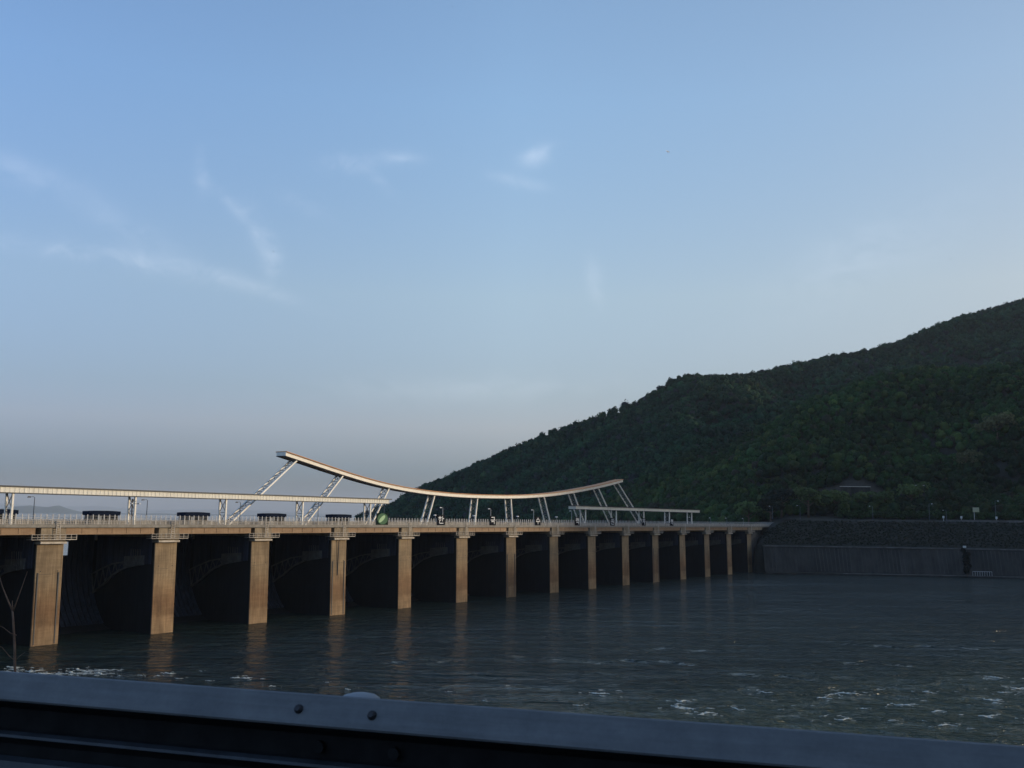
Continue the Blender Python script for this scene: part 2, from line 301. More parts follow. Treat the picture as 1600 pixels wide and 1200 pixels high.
def water_mat(name, river):
    m = bpy.data.materials.new(name); m.use_nodes = True; t = m.node_tree; b = t.nodes['Principled BSDF']
    b.inputs['Base Color'].default_value = (0.02, 0.026, 0.022, 1); b.inputs['Roughness'].default_value = 0.14 if river else 0.06
    b.inputs['IOR'].default_value = 1.33
    b.inputs['Specular IOR Level'].default_value = 0.34 if river else 0.5
    co = t.nodes.new('ShaderNodeTexCoord')
    def noise(scale, stretch, detail=4, rough=0.55, dist=0.0):
        mp = t.nodes.new('ShaderNodeMapping'); mp.inputs['Scale'].default_value = stretch
        t.links.new(co.outputs['Object'], mp.inputs[0])
        n = t.nodes.new('ShaderNodeTexNoise'); n.inputs['Scale'].default_value = scale; n.inputs['Detail'].default_value = detail
        n.inputs['Roughness'].default_value = rough; n.inputs['Distortion'].default_value = dist
        t.links.new(mp.outputs[0], n.inputs['Vector']); return n.outputs[0]
    def m2(op, a, c, clamp=False):
        x = t.nodes.new('ShaderNodeMath'); x.operation = op; x.use_clamp = clamp
        for i, q in enumerate((a, c)):
            if isinstance(q, (int, float)): x.inputs[i].default_value = q
            else: t.links.new(q, x.inputs[i])
        return x.outputs[0]
    if not river:
        bp = t.nodes.new('ShaderNodeBump'); bp.inputs['Strength'].default_value = 0.5; bp.inputs['Distance'].default_value = 0.15
        t.links.new(noise(0.25, (1, 1, 1)), bp.inputs['Height']); t.links.new(bp.outputs[0], b.inputs['Normal'])
        return m
    small = noise(1.0, (1, 1, 1), 4, 0.6, 0.3); mid = noise(0.34, (0.75, 1.2, 1), 4, 0.55, 0.8); big = noise(0.07, (0.4, 1.9, 1), 4, 0.6, 1.4)
    amp = m2('MULTIPLY', m2('SUBTRACT', noise(0.028, (0.6, 1.4, 1), 4, 0.6, 1.0), 0.22), 3.6)
    h = m2('ADD', m2('MULTIPLY', m2('ADD', m2('MULTIPLY', small, 0.6), m2('MULTIPLY', mid, 2.9)), amp), m2('MULTIPLY', big, 6.0))
    bp = t.nodes.new('ShaderNodeBump'); bp.inputs['Strength'].default_value = 1.0; bp.inputs['Distance'].default_value = 0.8
    t.links.new(h, bp.inputs['Height']); t.links.new(bp.outputs[0], b.inputs['Normal'])
    # broken foam: thin curling crests where the tailrace is rough (towards the near bank)
    sp = t.nodes.new('ShaderNodeSeparateXYZ'); t.links.new(co.outputs['Object'], sp.inputs[0])
    X, Y = sp.outputs['X'], sp.outputs['Y']
    def smooth(v, a, c):
        r = t.nodes.new('ShaderNodeMapRange'); r.interpolation_type = 'SMOOTHSTEP'; r.inputs['From Min'].default_value = a; r.inputs['From Max'].default_value = c
        t.links.new(v, r.inputs['Value']); return r.outputs[0]
    # rough zone right: grows with X and towards small Y; rough zone left: round (-66, 152)
    ln = m2('SUBTRACT', m2('MULTIPLY', X, 0.55), m2('SUBTRACT', Y, 118.0))
    zr = smooth(ln, -32.0, 16.0)
    dx = m2('MULTIPLY', m2('ADD', X, 66.0), 0.055); dy = m2('MULTIPLY', m2('SUBTRACT', Y, 150.0), 0.16)
    zl = smooth(m2('ADD', m2('MULTIPLY', dx, dx), m2('MULTIPLY', dy, dy)), 1.0, 0.15)
    zone = m2('MAXIMUM', m2('MULTIPLY', zr, 0.122), m2('MULTIPLY', zl, 0.19))
    cr = noise(0.30, (0.75, 1.1, 1), 5, 0.6, 2.2); br = noise(0.17, (0.8, 1.1, 1), 4, 0.65, 0.5)
    ridge = m2('SUBTRACT', 1.0, m2('MULTIPLY', m2('ABSOLUTE', m2('SUBTRACT', cr, 0.5), 0), 26.0))
    patch = m2('MULTIPLY', m2('SUBTRACT', br, 0.50), 5.0, True)
    fm = m2('ADD', m2('MULTIPLY', ridge, 0.55), m2('ADD', m2('MULTIPLY', zone, 4.2), m2('SUBTRACT', patch, 1.05)))
    foam = smooth(fm, 0.0, 0.24); foam = m2('MULTIPLY', foam, m2('MULTIPLY', smooth(zone, 0.02, 0.06), 0.16))
    mx = t.nodes.new('ShaderNodeMix'); mx.data_type = 'RGBA'; t.links.new(foam, mx.inputs[0])
    dk = t.nodes.new('ShaderNodeMix'); dk.data_type = 'RGBA'; t.links.new(zr, dk.inputs[0])
    dk.inputs[6].default_value = (0.018, 0.030, 0.026, 1); dk.inputs[7].default_value = (0.050, 0.066, 0.044, 1)
    t.links.new(dk.outputs[2], mx.inputs[6]); mx.inputs[7].default_value = (0.55, 0.58, 0.56, 1)
    t.links.new(mx.outputs[2], b.inputs['Base Color'])
    rr = m2('ADD', 0.16, m2('MULTIPLY', foam, 0.7)); t.links.new(rr, b.inputs['Roughness'])
    return m
M['foam'] = mat('white_foam', (0.52, 0.52, 0.45), 0.9, spec=0.2)
M['river'] = water_mat('river_water', True); M['lake'] = water_mat('lake_water', False)

# ------------------------------------------------------------------ terrain
def seg_dist(X, Y, pts):
    """distance to a polyline, interpolated third value, and side (+ left of travel)"""
    best = np.full(X.shape, 1e9); val = np.zeros(X.shape); side = np.zeros(X.shape)
    for a, b in zip(pts[:-1], pts[1:]):
        ax, ay = a[0], a[1]; bx, by = b[0] - ax, b[1] - ay; L = bx * bx + by * by
        t = np.clip(((X - ax) * bx + (Y - ay) * by) / L, 0, 1); dx = X - ax - t * bx; dy = Y - ay - t * by
        d = np.hypot(dx, dy); m = d < best
        best = np.where(m, d, best)
        if len(a) > 2: val = np.where(m, a[2] + t * (b[2] - a[2]), val)
        side = np.where(m, np.sign(bx * (Y - ay) - by * (X - ax)), side)
    return best, val, side
def fbm(X, Y, s, seed, octv=4):
    r = np.random.default_rng(seed); out = np.zeros(X.shape); amp = 1.0
    for o in range(octv):
        for k in range(5):
            a = r.uniform(0, 6.283); f = (0.7 + 0.6 * r.random()) / s; ph = r.uniform(0, 6.283)
            out += amp * np.sin((X * math.cos(a) + Y * math.sin(a)) * f * 6.283 + ph) / 5 ** 0.5
        s /= 2.1; amp *= 0.5
    return out / 1.9
SHORE = [(112, 462), (150, 461), (200, 455), (260, 440), (400, 400), (900, 250), (1600, 0)]
LAKE = [(112, 462), (117, 482), (104, 560), (66, 650), (-20, 830), (-122, 985), (-178, 1120), (-190, 1500), (-100, 2100)]
TH = 7.0   # crown height taken off the skyline
SPA = [(-175, 1165, 24), (-152.8, 1150, 28), (-122.0, 1120, 42.2), (-104.0, 1110, 52.1), (-75.2, 1080, 64.8), (-33.2, 1060, 83.7), (-1.2, 1040, 97.0), (45.9, 1000, 117.5), (76.0, 970, 132.2), (99.1, 950, 147.7), (122.6, 940, 159.1), (143.8, 950, 164.5), (191.9, 980, 168.9), (239.7, 1020, 176.7), (271.7, 1040, 184.8), (339.1, 1080, 204.6), (407.1, 1110, 220.7), (454.3, 1140, 235.6), (483.0, 1150, 250.1), (543.1, 1180, 275.6), (598.9, 1210, 292.3), (653.7, 1240, 311.1), (800, 1290, 350), (1100, 1330, 390), (1600, 1300, 350)]
SPB = [(62.5, 600, 45.2), (79.3, 610, 53.6), (114.6, 630, 69.6), (152.1, 650, 84.1), (192.0, 670, 103.0), (234.1, 690, 120.4), (274.5, 700, 134.2), (304.3, 705, 138.2), (329.6, 700, 136.8), (361.1, 690, 138.6), (440, 690, 150), (560, 700, 175), (760, 720, 230), (1100, 700, 280), (1600, 560, 280)]
SPC = [(330, 700, 134), (420, 860, 150), (520, 1000, 200), (654, 1240, 300)]
def terrain_h(X, Y):
    dR, _, sR = seg_dist(X, Y, SHORE); dL, _, sL = seg_dist(X, Y, LAKE)
    inside = (sR > 0) & (sL < 0)
    base = np.interp(dR, [0, 6.9, 7.6, 9, 26.5, 28, 38, 42, 60, 110], [-5, -5, 12.4, 12.9, 25.0, 25.1, 25.1, 25.6, 28, 38])
    base = np.minimum(base, np.interp(dL, [0, 3, 14, 60], [10, 14.5, 22.5, 34]))
    def ridge(sp, k, rd=10.0):
        d, v, _ = seg_dist(X, Y, sp); return v - TH - k * (np.sqrt(d * d + rd * rd) - rd)
    n = fbm(X, Y, 150, 3)
    a = ridge(SPA, 0.40) ; b = ridge(SPB, 0.50); c = ridge(SPC, 0.55)
    dA = seg_dist(X, Y, SPA)[0]; dB = seg_dist(X, Y, SPB)[0]
    w = np.clip(np.minimum(dA, dB) / 60, 0, 1)
    h = np.maximum(np.maximum(a, b), c) + n * 9 * w + fbm(X, Y, 45, 5) * 2.5 * w
    cap = 25.5 + 0.75 * np.maximum(dR - 40, 0); capL = 15 + 0.62 * dL
    h = np.minimum(np.minimum(h, cap), capL)
    h = np.where(dR > 40, np.maximum(h, base), base)
    h = np.minimum(h, np.maximum(capL, 8))
    return np.where(inside, h, -6.0), dR, dL, inside
def grid(x0, x1, y0, y1, s):
    xs = np.arange(x0, x1 + s, s); ys = np.arange(y0, y1 + s, s); X, Y = np.meshgrid(xs, ys)
    n, m = X.shape; i = np.arange(n * m).reshape(n, m)
    F = np.stack([i[:-1, :-1].ravel(), i[:-1, 1:].ravel(), i[1:, 1:].ravel(), i[1:, :-1].ravel()], 1)
    return X, Y, F
X, Y, F = grid(60, 420, 430, 640, 2.0)
Z, _, _, _ = terrain_h(X, Y)
near_box = (60, 420, 430, 640)
hc = np.where((((X - 196) / 27) ** 2 + ((Y - 556) / 19) ** 2 < 1.2).ravel()[:, None], np.array([[0.048, 0.040, 0.030]]), np.array([[0.020, 0.021, 0.015]]))
o = npmesh('hillside', np.stack([X.ravel(), Y.ravel(), Z.ravel()], 1), F, M['slope'], hc, smooth=True); tag(o, kind='structure')
X, Y, F = grid(-240, 1700, 200, 1800, 8.0)
Z, _, _, _ = terrain_h(X, Y)
inn = (X > 68) & (X < 412) & (Y > 438) & (Y < 632)
Z2 = np.where(inn, -8, Z)
Z2 = np.where((X < 460) & (Y < 470) , np.minimum(Z2, -8), Z2)
o = npmesh('hills', np.stack([X.ravel(), Y.ravel(), Z2.ravel()], 1), F, M['soil'], smooth=True); tag(o, kind='structure')

# near bank under the camera and an unseen hill, added to keep the low sun off the guardrail
X, Y, F = grid(-260, 420, -200, 60, 5.0)
dd = Y + 0.32 * X                                   # distance towards the river from the road line
Z = np.interp(dd, [-60, -14, -3.5, 4.5, 6, 30, 46, 60], [24, 22.3, 22.15, 22.15, 21.6, 8, -3, -6])
d1, v1, _ = seg_dist(X, Y, [(70, -60, 70), (140, -10, 95), (230, -20, 120), (420, -120, 150)])
hb = v1 - 0.75 * d1 + fbm(X, Y, 60, 9) * 4
Z = np.maximum(Z, np.minimum(hb, 22 + 1.2 * np.maximum(np.abs(dd + 5) - 20, 0) + 0.9 * np.maximum(X - 30, 0)))
Z = np.where((dd > -8) & (dd < 6) & (X < 38), np.interp(dd, [-8, -3.5, 4.5, 6], [22.2, 22.15, 22.15, 21.6]), Z)
o = npmesh('near_bank_shade_hill', np.stack([X.ravel(), Y.ravel(), Z.ravel()], 1), F, M['soil'], smooth=True); tag(o, kind='structure')
b = MB(); dr = Vector((0.952, -0.305, 0)); nr = Vector((0.305, 0.952, 0))
b.face([dr * -120 + nr * -5.5 + Vector((0, 0, 22.24)), dr * 36 + nr * -5.5 + Vector((0, 0, 22.24)), dr * 36 + nr * 3.2 + Vector((0, 0, 22.24)), dr * -120 + nr * 3.2 + Vector((0, 0, 22.24))])
tag(b.build('near_road', M['asphalt']), kind='structure')

# far hills across the lake
def far_ridge(name, pts, depth, seed):
    xs = np.linspace(pts[0][0], pts[-1][0], 260); z = np.interp(xs, [p[0] for p in pts], [p[1] for p in pts])
    r = np.random.default_rng(seed); z = z + fbm(xs, xs * 0, 420, seed) * 5 * np.clip(z / 60, 0, 1)
    rows = []
    for k, (fy, fz) in enumerate(((-1, 0.0), (-0.6, 0.35), (-0.25, 0.8), (0, 1.0), (0.4, 0.6), (1, 0.0))):
        rows.append(np.stack([xs * (1 + fy * 0.02), np.full(xs.shape, depth + fy * 900) + fbm(xs, xs * 0 + k * 900, 700, seed + k) * 90, 13 + (z - 13) * fz], 1))
    V = np.concatenate(rows); n = len(xs); i = np.arange(n * 6).reshape(6, n)
    F = np.stack([i[:-1, :-1].ravel(), i[:-1, 1:].ravel(), i[1:, 1:].ravel(), i[1:, :-1].ravel()], 1)
    tag(npmesh(name, V, F, M['farhill'], smooth=True), kind='structure')
def pushed(pts, k): return [(x * k, CAM_Z + (z - CAM_Z) * k) for x, z in pts]
far_ridge('far_hills', pushed([(-9000, 30), (-7300, 90), (-6640, 44), (-6394, 95), (-6145, 112), (-5950, 88), (-5813, 118), (-5560, 40), (-5390, 28), (-4970, 26), (-4476, 30), (-3893, 28), (-3300, 26), (-1640, 24), (2500, 24)], 1.0), 12800, 4)
far_ridge('distant_hills', pushed([(-9500, 60), (-7600, 150), (-6800, 110), (-6000, 130), (-5300, 70), (-4850, 96), (-4300, 100), (-3700, 96), (-3100, 72), (-2400, 60), (-1500, 62), (2500, 60)], 1.7), 25000, 8)

# ------------------------------------------------------------------ water
def spaced(lo, hi, a, b_, fine, coarse):
    return np.unique(np.concatenate([np.linspace(lo, a, coarse), np.arange(a, b_, fine), np.linspace(b_, hi, coarse)]))
wx = spaced(-1500, 2200, -115, 150, 0.75, 14); wy = spaced(-1200, 900, 92, 250, 0.75, 12)
WX, WY = np.meshgrid(wx, wy)
SWELLS = [(24, 172, 11, 0.50, 4), (78, 198, 16, 0.55, -3), (45, 158, 12, 0.42, 2), (-18, 168, 9, 0.32, 3), (6, 176, 8, 0.3, -2), (62, 172, 9, 0.3, 5), (95, 180, 12, 0.35, -4), (36, 146, 8, 0.3, 2),
          (-52, 176, 8, 0.25, 3), (-36, 160, 7, 0.25, -3), (58, 142, 8, 0.3, 0), (76, 158, 9, 0.3, -5), (12, 150, 7, 0.28, 3), (30, 188, 10, 0.3, 0), (-5, 158, 6, 0.25, -4)]
def wave_h(X, Y):
    env = np.clip((X + 113) / 14, 0, 1) * np.clip((148 - X) / 14, 0, 1) * np.clip((Y - 93) / 6, 0, 1) * np.clip((248 - Y) / 30, 0, 1)
    rough = 0.45 + 0.55 * np.clip((0.55 * X - Y + 150) / 30, 0, 1)
    z = (0.055 * fbm(X, Y * 1.3, 9, 91, 4) + 0.05 * fbm(X * 1.2, Y, 4.2, 92, 3)) * rough * 1.6 + 0.05 * fbm(X, Y, 30, 93, 2)
    for cx, cy, L, hgt, tilt in SWELLS:
        t = math.radians(tilt - 2); dx = (X - cx) * math.cos(t) + (Y - cy) * math.sin(t); dy = -(X - cx) * math.sin(t) + (Y - cy) * math.cos(t)
        dy = dy + 1.6 * np.sin(dx * 0.35 + cx) + 0.9 * np.sin(dx * 0.9 + cy)
        z = z - hgt * (1.0 if L > 8.5 else -0.6) * np.exp(-(dx / L) ** 2 * 1.2) * np.exp(-(dy / 0.95) ** 2) * (0.75 + 0.5 * np.sin(dx * 0.8 + 2 * cx))
    return z * env
WZ = wave_h(WX, WY); n_, m_ = WX.shape; ii = np.arange(n_ * m_).reshape(n_, m_)
WF = np.stack([ii[:-1, :-1].ravel(), ii[:-1, 1:].ravel(), ii[1:, 1:].ravel(), ii[1:, :-1].ravel()], 1)
tag(npmesh('river', np.stack([WX.ravel(), WY.ravel(), WZ.ravel()], 1), WF, M['river'], smooth=True), kind='structure')
# broken crests of foam on the rough water: ragged curled strips and flecks riding on the waves
def foam_mesh():
    r = np.random.default_rng(5); V = []; F = []; fr_ = random.Random(9)
    def strip(cx, cy, L, w, ang):
        n = max(5, int(L / 0.16)); k0 = len(V); bend = fr_.uniform(-0.5, 0.5); ph = fr_.uniform(0, 6)
        for i in range(n + 1):
            t = i / n - 0.5; u = t * L; vv = bend * L * (t * t) * 1.6 + 0.10 * L * math.sin(t * 7 + ph) + fr_.gauss(0, 0.035)
            x = cx + u * math.cos(ang) - vv * math.sin(ang); y = cy + u * math.sin(ang) + vv * math.cos(ang)
            ww = w * (0.25 + 0.75 * math.cos(t * 3.0) ** 2) * fr_.uniform(0.35, 1.3) * (1.5 if t < -0.15 else 0.8)
            for s_, zz in ((-1, 0.0), (0, 1.0), (1, 0.15)):
                px__ = x + s_ * ww * 0.3 * math.cos(ang + 1.57); py__ = y + s_ * ww * math.sin(ang + 1.57)
                V.append((px__, py__, 0.03 + zz * min(0.22, ww * 0.5) * fr_.uniform(0.5, 1.1)))
            if i:
                for q in (0, 1): a_ = k0 + (i - 1) * 3 + q; F.append((a_, a_ + 3, a_ + 4, a_ + 1))
    def cluster(cx, cy, size):
        strip(cx, cy, size, size * fr_.uniform(0.09, 0.18), fr_.uniform(-0.8, 0.5))
        for _ in range(int(2 + size * 1.3)):
            strip(cx + fr_.gauss(0, size * 0.6), cy + fr_.gauss(0, size * 0.55), size * fr_.uniform(0.12, 0.4), size * 0.06, fr_.uniform(-0.7, 0.5))
    for cx, cy, sz in ((12.6, 140.5, 3.0), (22.5, 131.0, 3.6), (24.5, 127.2, 3.0), (23.2, 136, 2.0), (9, 132, 1.4), (36, 143, 2.2), (43, 139, 2.0), (47, 143, 2.4), (52, 134.5, 2.6), (41, 124.5, 2.6), (55, 131, 2.0), (60, 128, 2.8), (66, 139, 2.6), (75, 149, 3.2), (71, 146, 2), (64, 124, 2.6), (52, 122, 2.4)): cluster(cx, cy, sz)
    for _ in range(120):
        x = fr_.uniform(4, 84); y = fr_.uniform(112, 152)
        if y > 112 + 0.55 * x + 0 or fr_.random() < 0.12: continue
        cluster(x, y + 8, fr_.choice((0.25, 0.3, 0.4, 0.5, 0.8, 1.2, 2.0)))
    for _ in range(46): cluster(fr_.gauss(-64, 8.5), 152.5 + fr_.gauss(0, 2.4), fr_.choice((0.8, 1.2, 1.8, 2.8)))
    for x, y, sz in ((-40, 150, 1.8), (-43, 147, 1.2), (-33, 143, 1.0), (-22, 141, 1.2), (-26, 147, 0.8), (-3, 134, 1.2), (-8, 141, 0.8), (0, 146, 0.8), (-47, 156, 1.0)): cluster(x, y, sz)
    V = np.array(V); V[:, 2] += wave_h(V[:, 0], V[:, 1]); return V, np.array(F)
V, Fq = foam_mesh()
tag(npmesh('foam', V, Fq, M['foam'], smooth=True), 'broken white foam crests scattered on the rough tailwater', 'foam', kind='stuff')
b = MB(); b.face([(-1500, -1200, -9), (2200, -1200, -9), (2200, 1900, -9), (-1500, 1900, -9)]); tag(b.build('river_bed', M['soil']), kind='structure')
LZ = 14.5
b = MB()
b.face([DP(-130, 21.6, LZ), DP(352, 21.6, LZ), (130, 480, LZ), (130, 640, LZ), (30, 1000, LZ), (-100, 1500, LZ), (5000, 26500, LZ), (-19000, 26500, LZ), (-19000, 300, LZ), (-1000, -300, LZ)])
tag(b.build('lake', M['lake']), kind='structure')

# ------------------------------------------------------------------ forest
ico_v = None
def ico(sub):
    import bmesh
    bm = bmesh.new(); bmesh.ops.create_icosphere(bm, subdivisions=sub, radius=1)
    V = np.array([v.co[:] for v in bm.verts]); Fc = np.array([[v.index for v in f.verts] for f in bm.faces]); bm.free(); return V, Fc
def crowns(P, Rd, Hh, col, nq, qs, seed):
    """lumpy crowns made of many leaf-clump quads on and in an uneven ellipsoid"""
    r = np.random.default_rng(seed); n = len(P)
    d = r.normal(size=(n, nq, 3)); d /= np.linalg.norm(d, axis=2, keepdims=True); d[:, :, 2] = np.where(d[:, :, 2] < -0.35, -d[:, :, 2], d[:, :, 2])
    lob = r.normal(size=(n, 5, 3)); lob /= np.linalg.norm(lob, axis=2, keepdims=True)
    dots = np.einsum('nqk,nlk->nql', d, lob).max(axis=2)
    rad = (0.66 + 0.38 * np.clip(dots, 0, 1) ** 3) * r.uniform(0.78, 1.06, (n, nq))
    C = P[:, None, :] + d * rad[:, :, None] * np.stack([Rd, Rd, Hh], 1)[:, None, :]
    nn = d + r.normal(size=(n, nq, 3)) * 0.55; nn /= np.linalg.norm(nn, axis=2, keepdims=True)
    t = np.cross(nn, r.normal(size=(n, nq, 3))); t /= np.linalg.norm(t, axis=2, keepdims=True) + 1e-9; s = np.cross(nn, t)
    q = (qs[:, None] * r.uniform(0.6, 1.3, (n, nq)))[:, :, None]
    V = np.stack([C - t * q - s * q * 0.6, C + t * q * 0.8 - s * q, C + t * q + s * q * 0.7, C - t * q * 0.7 + s * q], 2).reshape(-1, 3)
    Fq = np.arange(len(V)).reshape(-1, 4)
    cc = np.repeat(col, nq * 4, 0) * np.repeat(r.uniform(0.75, 1.3, (n * nq, 1)), 4, 0)
    return V, Fq, cc
_ICO = {}
def blobs(P, Rd, Hh, col, sub, seed):
    """soft lumpy cores that carry the canopy between the leaf clumps"""
    if sub not in _ICO: _ICO[sub] = ico(sub)
    V0, F0 = _ICO[sub]; r = np.random.default_rng(seed); n = len(P)
    ph = r.uniform(0, 6.28, (n, 1, 3)); D = V0[None]
    lump = 1 + 0.13 * np.sin(D[:, :, 0] * 3.1 + ph[:, :, 0]) + 0.11 * np.sin(D[:, :, 1] * 4.3 + ph[:, :, 1]) + 0.10 * np.sin(D[:, :, 2] * 5.0 + ph[:, :, 2]) + r.uniform(-0.06, 0.06, (n, len(V0)))
    V = P[:, None] + D * lump[:, :, None] * 0.74 * np.stack([Rd, Rd, Hh], 1)[:, None]
    F = (F0[None] + (np.arange(n) * len(V0))[:, None, None]).reshape(-1, 3)
    return V.reshape(-1, 3), F, np.repeat(col * 0.8, len(V0), 0) * r.uniform(0.6, 1.2, (n * len(V0), 1))
def tree_color(n, seed, light=0.10):
    r = np.random.default_rng(seed)
    base = np.array([[0.023, 0.056, 0.014]]) * r.uniform(0.6, 1.25, (n, 1))
    k = r.random((n, 1)); base = np.where(k < light, np.array([[0.056, 0.084, 0.020]]) * r.uniform(0.8, 1.2, (n, 1)), base)
    base = np.where(k > 0.95, np.array([[0.042, 0.040, 0.024]]), base)
    return base * r.uniform(0.92, 1.08, (n, 3))
def bare(X, Y):   # clearings on the lower slope
    return ((X - 196) / 27) ** 2 + ((Y - 556) / 19) ** 2 < 1
def scatter(x0, x1, y0, y1, s, seed, cond):
    r = np.random.default_rng(seed); xs = np.arange(x0, x1, s); ys = np.arange(y0, y1, s); X, Y = np.meshgrid(xs, ys)
    X = (X + r.uniform(-0.5, 0.5, X.shape) * s).ravel(); Y = (Y + r.uniform(-0.5, 0.5, Y.shape) * s).ravel()
    H_, dR, dL, ins = terrain_h(X, Y); k = ins & cond(X, Y, H_, dR, dL); return X[k], Y[k], H_[k]
def behindA(X, Y):
    d, v, s = seg_dist(X, Y, SPA); return (s > 0) & (d > 22)
sets = []
x, y, h = scatter(60, 560, 480, 720, 3.9, 21, lambda X, Y, H_, dR, dL: (dR > 52) & (dL > 9) & (X / Y < 0.66) & ~bare(X, Y))
sets.append((x, y, h, 84, (2.2, 3.9), 0.40, 0.17))
x, y, h = scatter(-200, 760, 720, 1290, 5.2, 22, lambda X, Y, H_, dR, dL: (dL > 5) & (X / Y < 0.66) & ~behindA(X, Y) & (H_ > 14))
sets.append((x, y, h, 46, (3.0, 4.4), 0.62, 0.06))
x, y, h = scatter(-120, 120, 520, 720, 5.0, 23, lambda X, Y, H_, dR, dL: (dL > 5) & (X < 60) & (H_ > 14))
sets.append((x, y, h, 70, (2.4, 4.0), 0.42, 0.10))
for i, (x, y, h, nq, (ra, rb), qs, light) in enumerate(sets):
    r = np.random.default_rng(40 + i); n = len(x); Rd = r.uniform(ra, rb, n) * np.where(r.random(n) < 0.1, 1.3, 1.0); Hh = Rd * r.uniform(0.8, 1.15, n)
    P = np.stack([x, y, h + Hh * 0.6 + r.uniform(0.2, 1.6, n)], 1)
    patchy = (1 + 0.46 * np.clip(fbm(x, y, 70, 77, 4), -1.6, 1.6))[:, None]
    colr = patchy * tree_color(n, 50 + i, light) * (np.array([[1.0, 1.0, 1.0]]) if i != 1 else np.array([[0.85, 0.98, 1.7]]))  # main ridge crowns pushed towards blue, painting in distance haze
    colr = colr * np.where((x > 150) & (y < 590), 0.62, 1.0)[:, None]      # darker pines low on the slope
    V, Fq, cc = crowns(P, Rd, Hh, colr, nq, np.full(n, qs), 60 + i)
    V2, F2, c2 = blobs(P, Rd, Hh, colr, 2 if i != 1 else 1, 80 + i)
    F2 = F2 + len(V)
    me = bpy.data.meshes.new('forest'); VV = np.concatenate([V, V2]); lt = np.concatenate([np.full(len(Fq), 4), np.full(len(F2), 3)]).astype(np.int32)
    ls = np.concatenate([[0], np.cumsum(lt)[:-1]]).astype(np.int32); li = np.concatenate([Fq.ravel(), F2.ravel()]).astype(np.int32)
    me.vertices.add(len(VV)); me.vertices.foreach_set('co', VV.astype(np.float32).ravel()); me.loops.add(len(li)); me.loops.foreach_set('vertex_index', li)
    me.polygons.add(len(lt)); me.polygons.foreach_set('loop_start', ls); me.polygons.foreach_set('loop_total', lt)
    me.polygons.foreach_set('use_smooth', np.concatenate([np.zeros(len(Fq), bool), np.ones(len(F2), bool)])); me.materials.append(M['leaf'])
    at = me.color_attributes.new('tint', 'FLOAT_COLOR', 'POINT'); cq = np.ones((len(VV), 4), np.float32); cq[:, :3] = np.concatenate([cc, c2]); at.data.foreach_set('color', cq.ravel())
    me.update(calc_edges=True); o = bpy.data.objects.new('forest', me); COL.objects.link(o)
    tag(o, ['dense green forest over the near spur of the hill', 'hazy green forest over the main ridge of the hill', 'green trees along the lake shore behind the dam'][i], 'forest', kind='stuff')
# scrub on the bank slope, and the dark hedge behind the road
x, y, h = scatter(112, 330, 440, 520, 0.95, 31, lambda X, Y, H_, dR, dL: (dR > 9.5) & (dR < 26) & (dL > 5) & (X / Y < 0.6))
r = np.random.default_rng(32); n = len(x); keep = r.random(n) < 0.85; x, y, h = x[keep], y[keep], h[keep]; n = len(x)
Rd = r.uniform(0.3, 0.65, n) * np.where(r.random(n) < 0.03, 2.2, 1); P = np.stack([x, y, h - Rd * 0.1], 1); c = tree_color(n, 33, 0.03) * 0.12 + np.array([[0.016, 0.017, 0.012]])
V, Fq, cc = crowns(P, Rd, Rd * 0.45, c, 12, np.full(n, 0.30), 34)
tag(npmesh('scrub', V, Fq, M['leaf'], cc), 'dark scrub and grass on the bank slope under the road', 'scrub', kind='stuff')
x, y, h = scatter(150, 340, 440, 540, 2.0, 35, lambda X, Y, H_, dR, dL: (dR > 41) & (dR < 51) & (X > 165) & (X / Y < 0.62))
n = len(x); r = np.random.default_rng(36); Rd = r.uniform(1.2, 2.2, n); P = np.stack([x, y, h + r.uniform(0.4, 2.6, n)], 1)
V, Fq, cc = crowns(P, Rd, Rd, np.array([[0.022, 0.045, 0.014]]) * r.uniform(0.7, 1.3, (n, 1)), 40, np.full(n, 0.4), 37)
tag(npmesh('hedge', V, Fq, M['leaf'], cc), 'long dark green hedge behind the riverside road', 'hedge', kind='stuff')

def tree(px_, py_, rad, ht, col, label, seed, crown_n=900, group='trees at the end of the dam', z=None, low=False):
    """tapered trunk with limbs and a crown of leaf clumps"""
    if z is None: z = float(terrain_h(np.array([px_]), np.array([py_]))[0][0])
    root = empty('tree', (px_, py_, z)); tag(root, label, 'tree', group)
    r = random.Random(seed); b = MB(); th = ht * 0.55
    b.tube([(0, 0, -0.5), (0.1, 0, th * 0.4), (0.25, 0.1, th), (0.3, 0.1, ht * 0.8)], [rad * 0.075, rad * 0.06, rad * 0.045, 0.06], 8)
    cents = []
    for k in range(7):
        a = k * 2.4 + r.random(); l = rad * r.uniform(0.45, 0.8); zz = th * r.uniform(0.55, 1.0)
        e = (math.cos(a) * l, math.sin(a) * l, zz + l * r.uniform(0.4, 0.9)); cents.append(e)
        b.tube([(0.15, 0.05, zz), (e[0] * 0.5, e[1] * 0.5, zz + (e[2] - zz) * 0.4), e], [rad * 0.035, rad * 0.022, 0.03], 6)
    b.build('trunk', M['bark'], root, smooth=True)
    cents.append((0.3, 0.1, ht * 0.8)); rg = np.random.default_rng(seed); nl = 11
    if low: cents = [(r.uniform(-.4, .4) * rad, r.uniform(-.3, .3) * rad, ht * (0.12 + 0.8 * k / 13)) for k in range(14)]
    P = np.array(cents + [(r.uniform(-.5, .5) * rad, r.uniform(-.5, .5) * rad, ht * r.uniform(0.55, 0.8)) for _ in range(nl - 8)])
    Rr = rad * rg.uniform(0.38, 0.6, len(P))
    cl_ = np.array([col]) * rg.uniform(0.75, 1.25, (len(P), 1))
    V, Fq, cc = crowns(P, Rr, Rr * 0.8, cl_, crown_n // len(P), np.full(len(P), 0.30 + rad * 0.02), seed + 1)
    npmesh('crown', V, Fq, M['leaf'], cc, parent=root)
    return root
